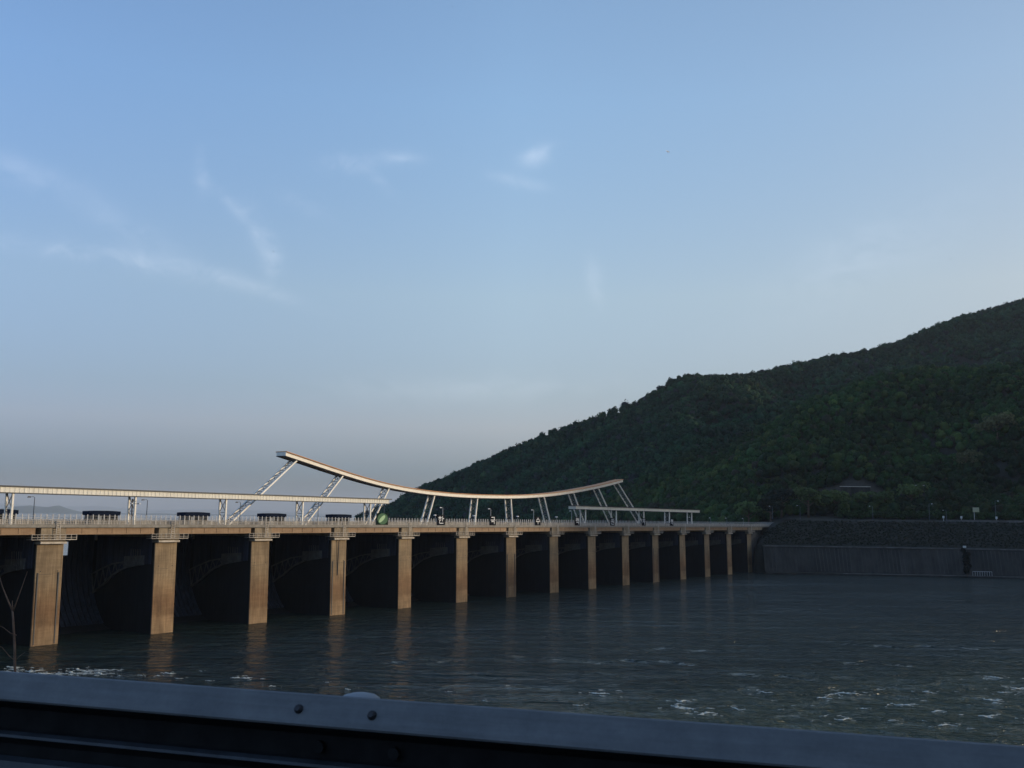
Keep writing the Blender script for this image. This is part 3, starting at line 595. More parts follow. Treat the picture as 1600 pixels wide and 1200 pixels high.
TREES = [   # x, y, crown radius, height, colour, label
    (78, 494, 4.5, 9, (0.035, 0.062, 0.022), 'low rounded green tree at the lake shore behind the letter panels'),
    (96, 500, 5.5, 12, (0.045, 0.075, 0.024), 'mid green tree just left of the far end of the low white canopy'),
    (109, 505, 6.5, 15, (0.062, 0.085, 0.026), 'tall olive green tree rising behind the far end of the low white canopy'),
    (122, 512, 5.5, 13, (0.050, 0.080, 0.026), 'olive green tree beside the tallest one at the end of the dam'),
    (131, 503, 5.0, 11, (0.022, 0.032, 0.020), 'dark near-black tree above the dam abutment'),
    (139, 512, 6.0, 14, (0.020, 0.030, 0.020), 'broad dark tree standing right behind the dam abutment'),
    (151, 506, 6.5, 14, (0.052, 0.074, 0.024), 'broad yellow-green tree right of the dark trees at the abutment'),
    (160, 513, 4.5, 10, (0.040, 0.060, 0.022), 'smaller green tree right of the broad yellow-green one'),
    (169, 520, 5.5, 11, (0.055, 0.076, 0.024), 'light olive tree below the bare clearing, left end'),
    (181, 521, 5.0, 9, (0.058, 0.078, 0.026), 'bushy olive tree directly below the bare clearing'),
    (193, 518, 5.5, 10, (0.040, 0.062, 0.020), 'round green tree below the small concrete wall on the slope'),
    (213, 530, 6.0, 12, (0.062, 0.088, 0.028), 'bright green tree right of the bare clearing'),
    (228, 524, 5.0, 10, (0.030, 0.046, 0.018), 'dark green tree behind the hedge by the road sign'),
    (291, 592, 8.5, 14, (0.080, 0.078, 0.034), 'large brownish olive tree high on the slope at the right edge'),
    (270, 584, 6.5, 12, (0.070, 0.072, 0.032), 'brownish tree left of the large olive one near the right edge'),
]
for i, (a, c, rr_, hh_, cc_, lb) in enumerate(TREES): tree(a, c, rr_ * 1.3, hh_ * 1.12, tuple(q * (1.35 if cc_[1] > 0.05 else 0.8) for q in cc_), lb, 300 + i, 1500)

# ------------------------------------------------------------------ dam
S = 25.0; HW = 2.66; ZD = 21.19
dam = empty('spillway_dam', DP(0, 0, 0), DAM_ANG)
tag(dam, 'long concrete spillway dam with a row of sunlit tan piers and dark gate bays', 'dam')
def local(o): return o
def pier_body(full=True):
    b = MB(); z1 = 18.0; bt = 0.35
    # shaft: lit downstream nose (slot 0) and flanks painted dark with bay shade (slot 1), battered downstream face
    ch = 0.12
    L0 = [(-HW, 0.12), (-HW + ch, 0), (HW - ch, 0), (HW, 0.12), (HW, 26), (-HW, 26)]
    z0 = -6.0; k = 0
    lo = [(x, y - 0.35 * 6 / 18 if y < 1 else y, z0) for x, y in L0]; hi = [(x, y + bt if y < 1 else y, z1) for x, y in L0]
    n = 6
    for i in range(n):
        j = (i + 1) % n
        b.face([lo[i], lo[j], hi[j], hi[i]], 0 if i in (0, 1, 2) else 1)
    b.face(hi, 0)
    return b
pb = pier_body(); piers = []
def make_pier():
    p = pb.build('pier', [M['pier'], M['bayshade']], dam)
    b = MB(); b.box(-HW + 0.2, HW + 0.05, -0.5, 3.2, 18.05, 18.45); b.build('cap', M['cap'], p, bevel=0.05)
    b = MB(); b.box(-2.35, 2.55, -0.25, 3.2, 18.5, 20.9); b.box(-2.4, 2.4, 3.2, 25.5, 18.0, 20.99); b.build('bearing_block', [M['block']], p)
    b = MB(); b.box(-3.1, 4.3, -0.95, 0.9, 18.78, 18.9); b.build('platform', M['cap'], p)
    b = MB()
    for z in (19.25, 19.75): b.bar((-4.4, -0.9, z), (4.3, -0.9, z), 0.08)
    for z in (19.25, 19.75): b.bar((4.3, -0.9, z), (4.3, 0.9, z), 0.05); b.bar((-4.4, -0.9, z), (-4.4, 0.9, z), 0.05)
    for k in range(9): x = -4.4 + 8.7 * k / 8; b.bar((x, -0.9, 18.85), (x, -0.9, 19.8), 0.09)
    b.box(-4.4, -3.1, -0.95, 0.9, 18.78, 18.86)
    b.build('platform_railing', M['parapet'], p)
    # steel brackets and drain at the nose under the deck
    b = MB(); b.box(0.25, 0.35, -0.72, -0.64, 18.9, 22.3); b.box(1.0, 1.1, -0.72, -0.64, 18.9, 22.3)
    for k in range(9): b.bar((0.3, -0.68, 19.05 + k * 0.38), (1.05, -0.68, 19.05 + k * 0.38), 0.08)
    b.build('ladder', M['cap'], p)
    return p
first = make_pier(); first.location = (-2 * S, 0, 0)
PIERS = {-2: first}
for i in range(-1, 15):
    p = copy_tree(first, dam); p.location = (i * S, 0, 0); PIERS[i] = p
mk = MB()
for x in (-2.22, 1.78): mk.box(x, x + 0.2, -0.06, 0.1, 0.2, 12.9, top=(x, x + 0.2, 0.08, 0.4))
pipe0 = None
for i in (0, 3, 6, 10):
    if pipe0 is None: pipe0 = mk.build('gauge_strip', M['darksteel'], PIERS[i])
    else:
        c = pipe0.copy(); COL.objects.link(c); c.parent = PIERS[i]
b = MB(); b.tube([(-0.45, -0.12, 21), (-0.45, -0.12, 17.9), (-0.45, -0.02, 17.5), (-0.45, 0.12, 9.5)], 0.11, 6)
b.build('drain_pipe', M['darksteel'], PIERS[3])
# shutter-hole and lift-joint marks
for i in range(0, 14):
    b = MB(); zz = 12.6 + rnd.uniform(-0.2, 0.3)
    b.box(-HW + 0.5, HW * rnd.uniform(0.2, 0.9), 0.20, 0.262, zz, zz + 0.05)
    for x in (-1.7, 1.6): b.box(x, x + 0.14, 0.2, 0.258, zz + 0.5, zz + 0.66)
    b.build('lift_joint', M['bolt'], PIERS[i])

# girders, one per bay
def girder():
    b = MB(); x0, x1 = HW - 0.1, S - HW - 0.75
    b.box(x0, x1, -0.18, 0.25, 19.86, 20.86)
    b.box(x0, x1, -0.3, 0.4, 19.72, 19.86); b.box(x0, x1, -0.24, 0.35, 20.86, 20.98)
    for k in range(1, 6):
        x = x0 + (x1 - x0) * k / 6; b.box(x, x + 0.06, -0.24, -0.18, 19.86, 20.86)
    for v in (5, 10, 15, 20): b.box(x0, x1, v, v + 0.4, 19.8, 20.95)
    return b.build('girder', M['girder'], dam)
g0 = girder(); g0.location = (-2 * S, 0, 0)
for i in range(-1, 14):
    c = g0.copy(); COL.objects.link(c); c.location = (i * S, 0, 0)
# deck slab, kerbs
b = MB(); b.box(-130, 400, -0.45, 25.5, 21.0, 21.19); b.build('deck_slab', M['deck'], dam)
b = MB(); b.box(-130, 398, -0.6, -0.25, 21.02, 21.60); b.box(-130, 398, 25.2, 25.7, 21.02, 22.1); b.build('kerb', M['deck'], dam)
b = MB(); b.box(-130, 380, 2.5, 9.5, 21.19, 21.196); b.build('roadway', M['asphalt'], dam)
# weirs and gates
def weir():
    b = MB(); x0, x1 = HW, S - HW
    pr = [(25, 1.0), (20, 1.3), (16, 1.0), (12, -0.6), (8, -2.5), (6, -6), (25, -6)]
    for (a, c) in zip(pr, pr[1:] + pr[:1]):
        b.face([(x0, a[0], a[1]), (x0, c[0], c[1]), (x1, c[0], c[1]), (x1, a[0], a[1])])
    return b.build('weir', M['bayshade'], dam)
w0 = weir(); w0.location = (-2 * S, 0, 0)
TV, TZ, TR = 4.0, 13.6, 17.0
def gate(top, lift=0.0):
    root = None
    b = MB(); pts = []
    a0 = math.asin((1.1 - TZ) / TR); a1 = math.asin((top - TZ) / TR)
    for k in range(15):
        a = a0 + (a1 - a0) * k / 14; pts.append((TV + TR * math.cos(a), TZ + TR * math.sin(a)))
    x0, x1 = HW + 0.1, S - HW - 0.1
    for (v0, z0), (v1, z1) in zip(pts, pts[1:]):
        b.face([(x0, v0, z0), (x1, v0, z0), (x1, v1, z1), (x0, v1, z1)]); b.face([(x0, v0 + .12, z0), (x0, v1 + .12, z1), (x1, v1 + .12, z1), (x1, v0 + .12, z0)])
    for k in range(1, 16):
        x = x0 + (x1 - x0) * k / 16
        for (v0, z0), (v1, z1) in zip(pts, pts[1:]): b.bar((x, v0 - 0.2, z0), (x, v1 - 0.2, z1), 0.14, 0.4, 0, (0, 1, 0))
    g = b.build('gate', M['gate'], dam)
    # radial arms: two lattice arms fanned from the trunnion
    for x in (HW + 1.3, S - HW - 0.5):
        a = MB()
        curve = [(5.2, 13.4), (8.7, 12.75), (11.9, 11.6), (14, 10.4), (16, 9.0), (18, 8.0), (19.6, 7.2)]
        for (v0, z0), (v1, z1) in zip(curve, curve[1:]):
            a.bar((x, v0, z0), (x, v1, z1), 0.45, 0.35)
        up_ = [(5.2, 13.8), (9.5, 13.9), (13.5, 13.3), (17, 12.2), (20.4, 11.0)]
        for (v0, z0), (v1, z1) in zip(up_, up_[1:]): a.bar((x, v0, z0), (x, v1, z1), 0.3, 0.25)
        lo = [(9.0, 12.6), (11.5, 11.7), (13.5, 10.7), (15.5, 9.4), (17.5, 8.2), (19.5, 7.2)]; hi = [(10.2, 13.8), (12.4, 13.5), (14.6, 12.9), (16.5, 12.3), (18.5, 11.6), (20.3, 11.0)]
        for k in range(6):
            a.bar((x, *lo[k]), (x, *hi[k]), 0.14)
            if k < 5: a.bar((x, *lo[k + 1]), (x, *hi[k]), 0.14)
        a.build('arm', M['gatearm'], g)
    a = MB(); x = S - HW; cv2 = [(1.2, 13.7), (5.2, 13.4), (8.7, 12.75), (11.9, 11.6), (14, 10.4), (16, 9.0), (18, 8.0), (19.6, 7.2)]
    for (v0, z0), (v1, z1) in zip(cv2, cv2[1:]):
        a.face([(x - 0.2, v0, z0), (x - 0.2, v0, 19.0), (x - 0.2, v1, 19.0), (x - 0.2, v1, z1)])
        a.face([(x - 0.2, v0, z0), (x - 0.2, v1, z1), (x, v1, z1), (x, v0, z0)])
    a.face([(x - 0.2, 1.2, 13.7), (x, 1.2, 13.7), (x, 1.2, 19.0), (x - 0.2, 1.2, 19.0)])
    for k in range(9): a.box(x - 0.32, x - 0.2, 2.2 + k * 1.9, 2.42 + k * 1.9, 13.6 if k < 6 else 11.8, 18.9)
    a.build('side_plate', M['gate'], g)
    a = MB()
    a.face([(x - 0.55, 3.2, 13.5), (x - 0.55, 9.5, 12.6), (x - 0.55, 9.5, 15.0), (x - 0.55, 3.2, 15.4)][::-1])
    a.face([(x - 0.55, 3.2, 13.5), (x, 3.2, 13.5), (x, 3.2, 15.4), (x - 0.55, 3.2, 15.4)])
    a.face([(x - 0.55, 3.2, 15.4), (x, 3.2, 15.4), (x, 9.5, 15.0), (x - 0.55, 9.5, 15.0)])
    a.face([(x - 0.55, 3.2, 13.5), (x - 0.55, 9.5, 12.6), (x, 9.5, 12.6), (x, 3.2, 13.5)])
    for k in range(5): a.bar((x - 0.62, 4.0 + k * 0.75, 14.0), (x - 0.62, 4.2 + k * 0.75, 16.6), 0.13)
    a.build('trunnion_block', M['gatearm'], g)
    # dark breast screen above the gate
    a = MB()
    if top > 16: a.box(HW, S - HW, 21.2, 21.5, 15.0, 21.0)
    else: a.box(HW, S - HW, 20.9, 21.2, 17.75, 21.0); a.box(16.5, S - HW, 20.9, 21.2, 14.0, 17.75)
    for k in range(1, 20):
        xx = HW + (S - 2 * HW) * k / 20; a.box(xx, xx + 0.12, 20.7, 20.9 if top < 16 else 21.2, 17.75 if (top < 16 and xx < 16.5) else 15.0, 21.0)
    for z in (17.9, 19.4): a.box(HW, S - HW, 20.6, 20.7, z, z + 0.2)
    a.build('breast_screen', M['gate'], g)
    return g
gA = gate(18.5); gA.location = (-2 * S, 0, 0)
gB = gate(15.0); gB.location = (0, 0, 0)
for i in range(-1, 14):
    c = w0.copy(); COL.objects.link(c); c.location = (i * S, 0, 0)
    if i != 0: c = copy_tree(gA, dam); c.location = (i * S, 0, 0)
# closed wing beyond the first pier and the right abutment
b = MB(); b.box(-130, -2 * S - HW, 0.5, 25, -6, 21.0); b.build('left_wing_wall', M['abut'], dam)
b = MB(); b.box(14 * S + HW, 14 * S + 10.5, 0.3, 24, -6, 18.4); b.box(14 * S + 2.0, 14 * S + 26, 1.8, 24, -6, 17.5)
b.box(14 * S + HW, 14 * S + 44, 2.8, 25, 17.5, 21.0); b.box(14 * S + 14, 14 * S + 40, -0.4, 1.8, -6, 11.5)
b.build('right_abutment', M['abut'], dam)
b = MB(); b.box(14 * S + 2.7, 14 * S + 16, -0.25, 0.3, 19.7, 20.95); b.build('end_girder', M['block'], dam)
# ------------------------------------------------------------------ deck fence (one thing along the downstream edge)
fence = empty('deck_fence', DP(0, -0.45, 21.62), DAM_ANG)
tag(fence, 'long tall railing with grey posts along the whole downstream edge of the dam deck', 'fence')
b = MB()
for z in (0.12, 0.5, 0.86): b.bar((-130, 0, z), (395, 0, z), 0.05, 0.06)
b.build('rail', M['parapet'], fence)
b = MB(); u = -130.0
while u < 395: b.box(u, u + 0.13 + 0.05 * math.sin(u * 1.7), -0.03, 0.03, 0, 0.86); u += 0.33
b.build('baluster_panel', M['parapet'], fence)
b = MB()
for z in (1.15, 1.55): b.bar((-130, 0.05, z), (395, 0.05, z), 0.025, 0.025)
b.build('guard_wire', M['galv'], fence)
pm = MB(); pm.bar((0, 0.06, 0), (0, 0.06, 1.85), 0.17, 0.1); post0 = pm.build('post', M['galv'], fence); post0.location = (-12, 0, 0)
for k in range(1, 99):
    c = post0.copy(); COL.objects.link(c); c.location = (-12 + k * 1.16, 0, 0)
pm = MB()
for k in range(99, 352):
    u = -12 + k * 1.16; pm.bar((u, 0.06, 0), (u, 0.06, 1.85), 0.17, 0.1)
tag(pm.build('posts', M['galv'], fence), kind='stuff')
f2 = empty('upstream_railing', DP(0, 25.4, 22.1), DAM_ANG); tag(f2, 'low railing along the lake side of the dam deck', 'railing')
b = MB()
for z in (0.25, 0.6): b.bar((-130, 0, z), (395, 0, z), 0.06)
u = -130.0
while u < 395: b.box(u, u + 0.06, -0.03, 0.03, 0, 0.62); u += 1.2
b.build('rail', M['galv'], f2)

# ------------------------------------------------------------------ canopies over the deck
def lace_leg(root, nb, nt_, dv, w, name='leg', step=1.15):
    """leg of two chords (near and far side) joined by X lacing; nb, nt_ are (u, z) foot and head"""
    b = MB()
    for v in (0, dv): b.bar((nb[0], v, nb[1]), (nt_[0], v, nt_[1]), w, w, 0, (0, 1, 0))
    leg = b.build(name, M['white'], root)
    L = math.hypot(nt_[0] - nb[0], nt_[1] - nb[1]); n = max(2, int(round(L / (dv * step)))); c = MB()
    for k in range(n):
        t0, t1 = k / n, (k + 1) / n
        p = lambda t: (nb[0] + (nt_[0] - nb[0]) * t, nb[1] + (nt_[1] - nb[1]) * t)
        a, e = p(t0), p(t1)
        c.bar((a[0], 0, a[1]), (e[0], dv, e[1]), 0.13, 0.13); c.bar((a[0], dv, a[1]), (e[0], 0, e[1]), 0.13, 0.13)
        c.bar((e[0], 0, e[1]), (e[0], dv, e[1]), 0.15, 0.15)
    c.build('lacing', M['lace'], leg)
    return leg
def canopy(u0, u1, legs, label, z0=6.25, h=1.05):
    root = empty('canopy', DP((u0 + u1) / 2, 13, ZD), DAM_ANG); tag(root, label, 'canopy'); mid = (u0 + u1) / 2
    a, e = u0 - mid, u1 - mid
    b = MB(); b.box(a, e, -0.45, -0.3, z0, z0 + h); b.box(a, e, 2.5, 2.65, z0, z0 + h); b.box(a, a + 0.15, -0.3, 2.5, z0, z0 + h); b.box(e - 0.15, e, -0.3, 2.5, z0, z0 + h)
    x = a
    while x < e: b.box(x, x + 0.12, -0.5, -0.45, z0 + 0.03, z0 + h - 0.03); x += 0.95
    b.build('fascia', M['fascia'], root)
    b = MB(); b.box(a - 0.7, e + 0.9, -0.75, 2.95, z0 + h, z0 + h + 0.24); b.build('roof', M['darksteel'], root)
    b = MB(); b.box(a, e, -0.55, 2.75, z0 - 0.16, z0)
    b.build('soffit', M['darksteel'], root)
    for u in legs: lace_leg(root, (u - mid, 0), (u - mid, z0 - 0.1), 2.2, 0.36)
    return root
canopy(-70, 107, [-50.5, -25.5, -0.7, 26.1, 50.3, 74.6, 99.8], 'long low white canopy over the near half of the dam deck')
canopy(209.7, 321, [217.6, 241.6, 265.4, 289.8, 313.1], 'shorter low white canopy over the far half of the dam deck')

# curved canopy
cv = [(71.5, 39.95), (73.0, 39.73), (83.1, 37.75), (93.9, 35.75), (102.9, 34.25), (112.4, 33.0), (123.9, 32.02), (136.2, 31.45), (149.4, 31.24), (163.4, 31.38), (175.5, 31.62), (186.6, 32.1), (199.3, 32.95), (212.7, 34.3), (225, 35.75), (237.0, 37.35), (247, 38.9), (254.0, 40.05)]
us = np.linspace(cv[0][0], cv[-1][0], 90)
co_ = np.polyfit([c[0] for c in cv], [c[1] for c in cv], 7 if False else 5)
zs = np.interp(us, [c[0] for c in cv], [c[1] for c in cv])
ker = np.ones(7) / 7; zp = np.pad(zs, 3, mode='reflect', reflect_type='odd'); zs = np.convolve(zp, ker, 'valid')
sail = empty('curved_canopy', DP(160, 17, ZD), DAM_ANG)
tag(sail, 'sweeping upturned white and orange canopy on slanting truss legs above the dam', 'canopy')
def strip(b, v0, v1, dz0, dz1):
    n = len(us)
    for k in range(n - 1):
        a0, a1 = us[k] - 160, us[k + 1] - 160; z0, z1 = zs[k] - ZD, zs[k + 1] - ZD
        P = [(a0, v0, z0 + dz0), (a1, v0, z1 + dz0), (a1, v1, z1 + dz0), (a0, v1, z0 + dz0), (a0, v0, z0 + dz1), (a1, v0, z1 + dz1), (a1, v1, z1 + dz1), (a0, v1, z0 + dz1)]
        for q in ((0, 3, 2, 1), (4, 5, 6, 7), (0, 1, 5, 4), (2, 3, 7, 6)) + (((3, 0, 4, 7),) if k == 0 else ()) + (((1, 2, 6, 5),) if k == n - 2 else ()):
            b.face([P[i] for i in q])
b = MB(); strip(b, -0.4, -0.25, -1.15, -0.2); strip(b, 2.85, 3.0, -1.15, -0.2)
for k in (0, len(us) - 2):
    a = us[k] - 160; z = zs[k] - ZD; b.box(a + 0.02, a + 0.2, -0.25, 2.85, z - 1.12, z - 0.22)
b.build('fascia', M['white'], sail)
b = MB(); strip(b, -0.75, 3.3, -0.2, 0.0); b.build('roof', M['orange'], sail)
b = MB(); strip(b, -0.5, -0.05, -1.28, -1.15); strip(b, 2.7, 3.1, -1.28, -1.15)
for k in range(0, 89):
    a = us[k] - 160; a1 = us[k + 1] - 160; z = zs[k] - ZD - 1.2; z1 = zs[k + 1] - ZD - 1.2
    b.bar((a, -0.1, z), (a, 2.8, z), 0.14, 0.1); b.bar((a, -0.1 if k % 2 else 2.8, z), (a1, 2.8 if k % 2 else -0.1, z1), 0.1, 0.08)
b.build('soffit_lattice', M['darksteel'], sail)
FOOT = [54.5, 79.4, 104.7, 129.2, 153.6, 175.4, 199.9, 224.5, 248.6, 274.4]
HEAD = [75.8, 92.9, 111.9, 132.8, 154.9, 174.0, 195.0, 215.5, 234.4, 250.7]
for a, e in zip(FOOT, HEAD):
    z = float(np.interp(e, us, zs)) - ZD - 1.28
    lace_leg(sail, (a - 160, 0), (e - 160, z), 2.4, 0.38, step=0.95)

# ------------------------------------------------------------------ hoist cabins
def cabin(L=6.6):
    root = empty('hoist_cabin', (0, 0, 0))
    b = MB(); b.box(-L / 2, L / 2, 0, 2.2, 0, 2.25); b.build('wall', M['cabin'], root)
    b = MB(); n = 8
    for k in range(n):                                    # shallow arched roof with deep eaves
        x0 = -L / 2 - 0.35 + (L + 0.7) * k / n; x1 = -L / 2 - 0.35 + (L + 0.7) * (k + 1) / n
        f = lambda x: 2.95 + 0.13 * (1 - (2 * x / (L + 0.7)) ** 2)
        P = [(x0, -0.35, 2.1), (x1, -0.35, 2.1), (x1, 2.5, 2.1), (x0, 2.5, 2.1), (x0, -0.35, f(x0)), (x1, -0.35, f(x1)), (x1, 2.5, f(x1)), (x0, 2.5, f(x0))]
        for q in ((0, 3, 2, 1), (4, 5, 6, 7), (0, 1, 5, 4), (2, 3, 7, 6)) + (((3, 0, 4, 7),) if k == 0 else ()) + (((1, 2, 6, 5),) if k == n - 1 else ()): b.face([P[i] for i in q])
    b.build('roof', M['navyroof'], root)
    wm = MB(); wm.box(-0.7, 0.7, -0.04, 0.02, 1.0, 1.9); w = wm.build('window', M['glass'], root); w.location = (-2.3, 0, 0)
    for x in (0, 2.3):
        c = w.copy(); COL.objects.link(c); c.location = (x, 0, 0)
    dm = MB(); dm.box(-0.45, 0.45, -0.05, 0.03, 0.05, 2.0); d = dm.build('door', M['lamppost'], root); d.location = (-1.15, 0, 0)
    return root
CAB = ['grey hoist cabin with navy roof at the left edge of the frame', 'navy-roofed hoist cabin between the two leftmost canopy legs', 'navy-roofed hoist cabin left of the foot of the tallest slanting leg',
       'navy-roofed hoist cabin between the first and second slanting legs', 'navy-roofed hoist cabin between the second and third slanting legs']
c0 = cabin()
for k, u in enumerate((1.35, 24.35, 48.45, 72.75, 97.05)):
    c = c0 if k == 0 else copy_tree(c0)
    c.location = DP(u, 21, ZD); c.rotation_euler = (0, 0, DAM_ANG); tag(c, CAB[k], 'cabin', 'hoist cabins on the dam deck')

# ------------------------------------------------------------------ lamps along the deck
def lamp(h=5.4, arm=0.9, headmat='lamphead', double=False, pole='lamppost'):
    root = empty('street_lamp', (0, 0, 0))
    b = MB(); b.tube([(0, 0, 0), (0, 0, h * 0.6), (0, 0, h)], [0.11, 0.09, 0.07], 8); b.box(-0.15, 0.15, -0.15, 0.15, 0, 0.35); b.build('pole', M[pole], root)
    b = MB(); b.tube([(0, 0, h), (-arm * 0.35, 0, h + 0.16), (-arm, 0, h + 0.12)], 0.05, 6); b.build('arm', M[pole], root)
    b = MB(); b.box(-arm - 0.55, -arm + 0.1, -0.17, 0.17, h - 0.06, h + 0.2, top=(-arm - 0.4, -arm, -0.1, 0.1)); b.build('lamp_head', M[headmat], root)
    return root
l0 = lamp(headmat='darksteel'); 
LAMP = ['dark street lamp behind the fence just left of the first cabin gap', 'street lamp with a small side box right of the second canopy leg', 'thin street lamp crossing the foot of the tallest slanting leg', 'street lamp left of the fourth cabin',
        'street lamp just right of the green round emblem', 'street lamp right of the first letter panel', 'street lamp above the second letter panel', 'street lamp left of the third letter panel', 'street lamp left of the near end of the far canopy']
LU = [2.8, 28.0, 53.3, 78.6, 103.8, 130.0, 154.7, 179.8, 205.0]
l1 = None
for k, u in enumerate(LU):
    if k == 0: c = l0
    elif k < 5: c = copy_tree(l0)
    elif l1 is None: l1 = c = lamp(5.4, 0.9, 'lamphead', pole='galv')
    else: c = copy_tree(l1)
    c.location = DP(u, 11.5, ZD); c.rotation_euler = (0, 0, DAM_ANG); tag(c, LAMP[k], 'lamp', 'street lamps along the dam deck')
LAMP2 = [(283.5, 'street lamp between the third and fourth legs of the far canopy'), (308.5, 'street lamp between the last two legs of the far canopy'), (331.0, 'first street lamp past the far end of the low canopy'), (350.5, 'pale-headed street lamp above the last sunlit pier'), (372, 'street lamp at the very end of the dam deck')]
l2 = lamp(3.9, 1.0, 'lamphead')
for k, (u, lb) in enumerate(LAMP2):
    c = l2 if k == 0 else copy_tree(l2); c.location = DP(u, 11.5, ZD); c.rotation_euler = (0, 0, DAM_ANG); tag(c, lb, 'lamp', 'street lamps along the dam deck')
# low floodlights leaning over the road beside the far lamps
fl = empty('floodlight', (0, 0, 0)); b = MB(); b.tube([(0, 0, 0), (0, 0, 2.9)], 0.05, 6); b.build('pole', M['galv'], fl)
b = MB(); b.box(-0.75, 0.1, -0.3, 0.3, 2.8, 3.05, top=(-0.6, 0.2, -0.2, 0.2)); b.build('lamp_head', M['lamphead'], fl)
for k, (u, lb) in enumerate(((137.2, 'low pale floodlight over the second letter panel'), (160.6, 'low pale floodlight left of the third letter panel'), (184.2, 'low pale floodlight left of the fourth letter panel'), (127.8, 'low pale floodlight right of the first letter panel'), (104.5, 'low pale floodlight beside the green round emblem'))):
    c = fl if k == 0 else copy_tree(fl); c.location = DP(u, 5.0 if k < 3 else 12.5, ZD + 0.3); c.rotation_euler = (0, 0, DAM_ANG); tag(c, lb, 'floodlight', 'low floodlights over the deck')
# camera pole
cp = empty('camera_pole', DP(24.0, 11.0, ZD), DAM_ANG); tag(cp, 'dark camera pole with a cross arm left of the second canopy leg', 'camera pole')
b = MB(); b.tube([(0, 0, 0), (0, 0, 5.2)], 0.14, 8); b.build('pole', M['darksteel'], cp)
b = MB(); b.bar((-0.5, 0, 4.6), (1.7, 0, 4.6), 0.12); b.build('cross_arm', M['darksteel'], cp)
for x in (-0.25, 1.55):
    b = MB(); b.box(x - 0.16, x + 0.2, -0.3, 0.2, 4.5, 4.78); b.box(x - 0.1, x + 0.14, -0.42, -0.3, 4.55, 4.72); b.build('camera', M['lamphead'], cp)
b = MB(); b.tube([(0, 0, 5.2), (0, 0, 5.6)], 0.16, 8); b.build('beacon', M['darksteel'], cp)

# ------------------------------------------------------------------ letter panels (each letter of the company name) and emblem
def st(*p): return p
LET = {   # strokes in a 0..1 box, (x0, y0, x1, y1); circles as ('o', cx, cy, r)
 'han': [(0.28, 0.98, 0.28, 0.88), (0.06, 0.83, 0.50, 0.83), ('o', 0.28, 0.60, 0.16), (0.70, 0.98, 0.70, 0.36), (0.70, 0.68, 0.92, 0.68), (0.22, 0.34, 0.22, 0.08), (0.22, 0.08, 0.82, 0.08)],
 'guk': [(0.2, 0.94, 0.80, 0.94), (0.80, 0.94, 0.76, 0.62), (0.05, 0.56, 0.95, 0.56), (0.5, 0.56, 0.5, 0.38), (0.2, 0.34, 0.80, 0.34), (0.80, 0.34, 0.78, 0.04)],
 'su': [(0.5, 0.96, 0.45, 0.82), (0.47, 0.86, 0.14, 0.58), (0.5, 0.86, 0.86, 0.58), (0.05, 0.40, 0.95, 0.40), (0.5, 0.40, 0.5, 0.02)],
 'ryeok': [(0.1, 0.94, 0.5, 0.94), (0.5, 0.94, 0.5, 0.76), (0.1, 0.76, 0.5, 0.76), (0.1, 0.76, 0.1, 0.56), (0.1, 0.56, 0.54, 0.56), (0.84, 0.98, 0.84, 0.42), (0.60, 0.84, 0.84, 0.84), (0.60, 0.66, 0.84, 0.66), (0.22, 0.32, 0.84, 0.32), (0.84, 0.32, 0.82, 0.04)],
 'won': [('o', 0.34, 0.80, 0.14), (0.06, 0.52, 0.62, 0.52), (0.34, 0.52, 0.34, 0.34), (0.84, 0.98, 0.84, 0.26), (0.62, 0.42, 0.84, 0.42), (0.20, 0.28, 0.20, 0.06), (0.20, 0.06, 0.86, 0.06)],
 'ja': [(0.08, 0.88, 0.58, 0.88), (0.36, 0.86, 0.10, 0.40), (0.34, 0.66, 0.60, 0.40), (0.78, 0.98, 0.78, 0.04), (0.78, 0.56, 0.96, 0.56)]}
def letter_panel(key, u, label):
    root = empty('letter_sign', DP(u, -0.62, ZD + 0.35), DAM_ANG); tag(root, label, 'sign', 'letter panels along the deck railing')
    w = 3.2 if key == 'han' else 2.9; b = MB(); b.box(-w / 2 - 0.15, w / 2 + 0.15, -0.02, 0.08, 0.1, 2.85); b.build('panel', M['signnavy'], root, bevel=0.02)
    b = MB()
    f = lambda x, y: (-w / 2 + 0.25 + x * (w - 0.5), -0.055, 0.46 + y * 2.1)
    for s in LET[key]:
        if s[0] == 'o':
            k = 14
            for j in range(k):
                a0, a1 = 2 * math.pi * j / k, 2 * math.pi * (j + 1) / k
                A = f(s[1] + s[3] * math.cos(a0), s[2] + s[3] * math.sin(a0)); B = f(s[1] + s[3] * math.cos(a1), s[2] + s[3] * math.sin(a1))
                b.bar(A, B, 0.05, 0.2, 0, (0, 0, 1) if abs(A[2] - B[2]) < abs(A[0] - B[0]) else (1, 0, 0))
        else:
            A = f(s[0], s[1]); B = f(s[2], s[3]); d = (Vector(B) - Vector(A)).normalized() * 0.08
            b.bar(Vector(A) - d, Vector(B) + d, 0.05, 0.22, 0, (0, 0, 1) if abs(A[2] - B[2]) < abs(A[0] - B[0]) else (1, 0, 0))
    b.build('lettering', M['signwhite'], root)
for k, (key, w) in enumerate((('han', 'first'), ('guk', 'second'), ('su', 'third'), ('ryeok', 'fourth'), ('won', 'fifth'), ('ja', 'sixth'), ('ryeok', 'seventh'))):
    letter_panel(key, 113.9 + 24.85 * k, 'navy panel with the %s white Korean letter from the green emblem' % w)
em = empty('round_emblem', DP(89.5, -0.62, ZD + 0.35), DAM_ANG); tag(em, 'round green emblem panel with a pale slanting leaf on the deck railing', 'sign')
b = MB(); n = 36
fr = [(2.0 * math.cos(2 * math.pi * k / n), -0.12, 1.65 + 1.42 * math.sin(2 * math.pi * k / n)) for k in range(n)]
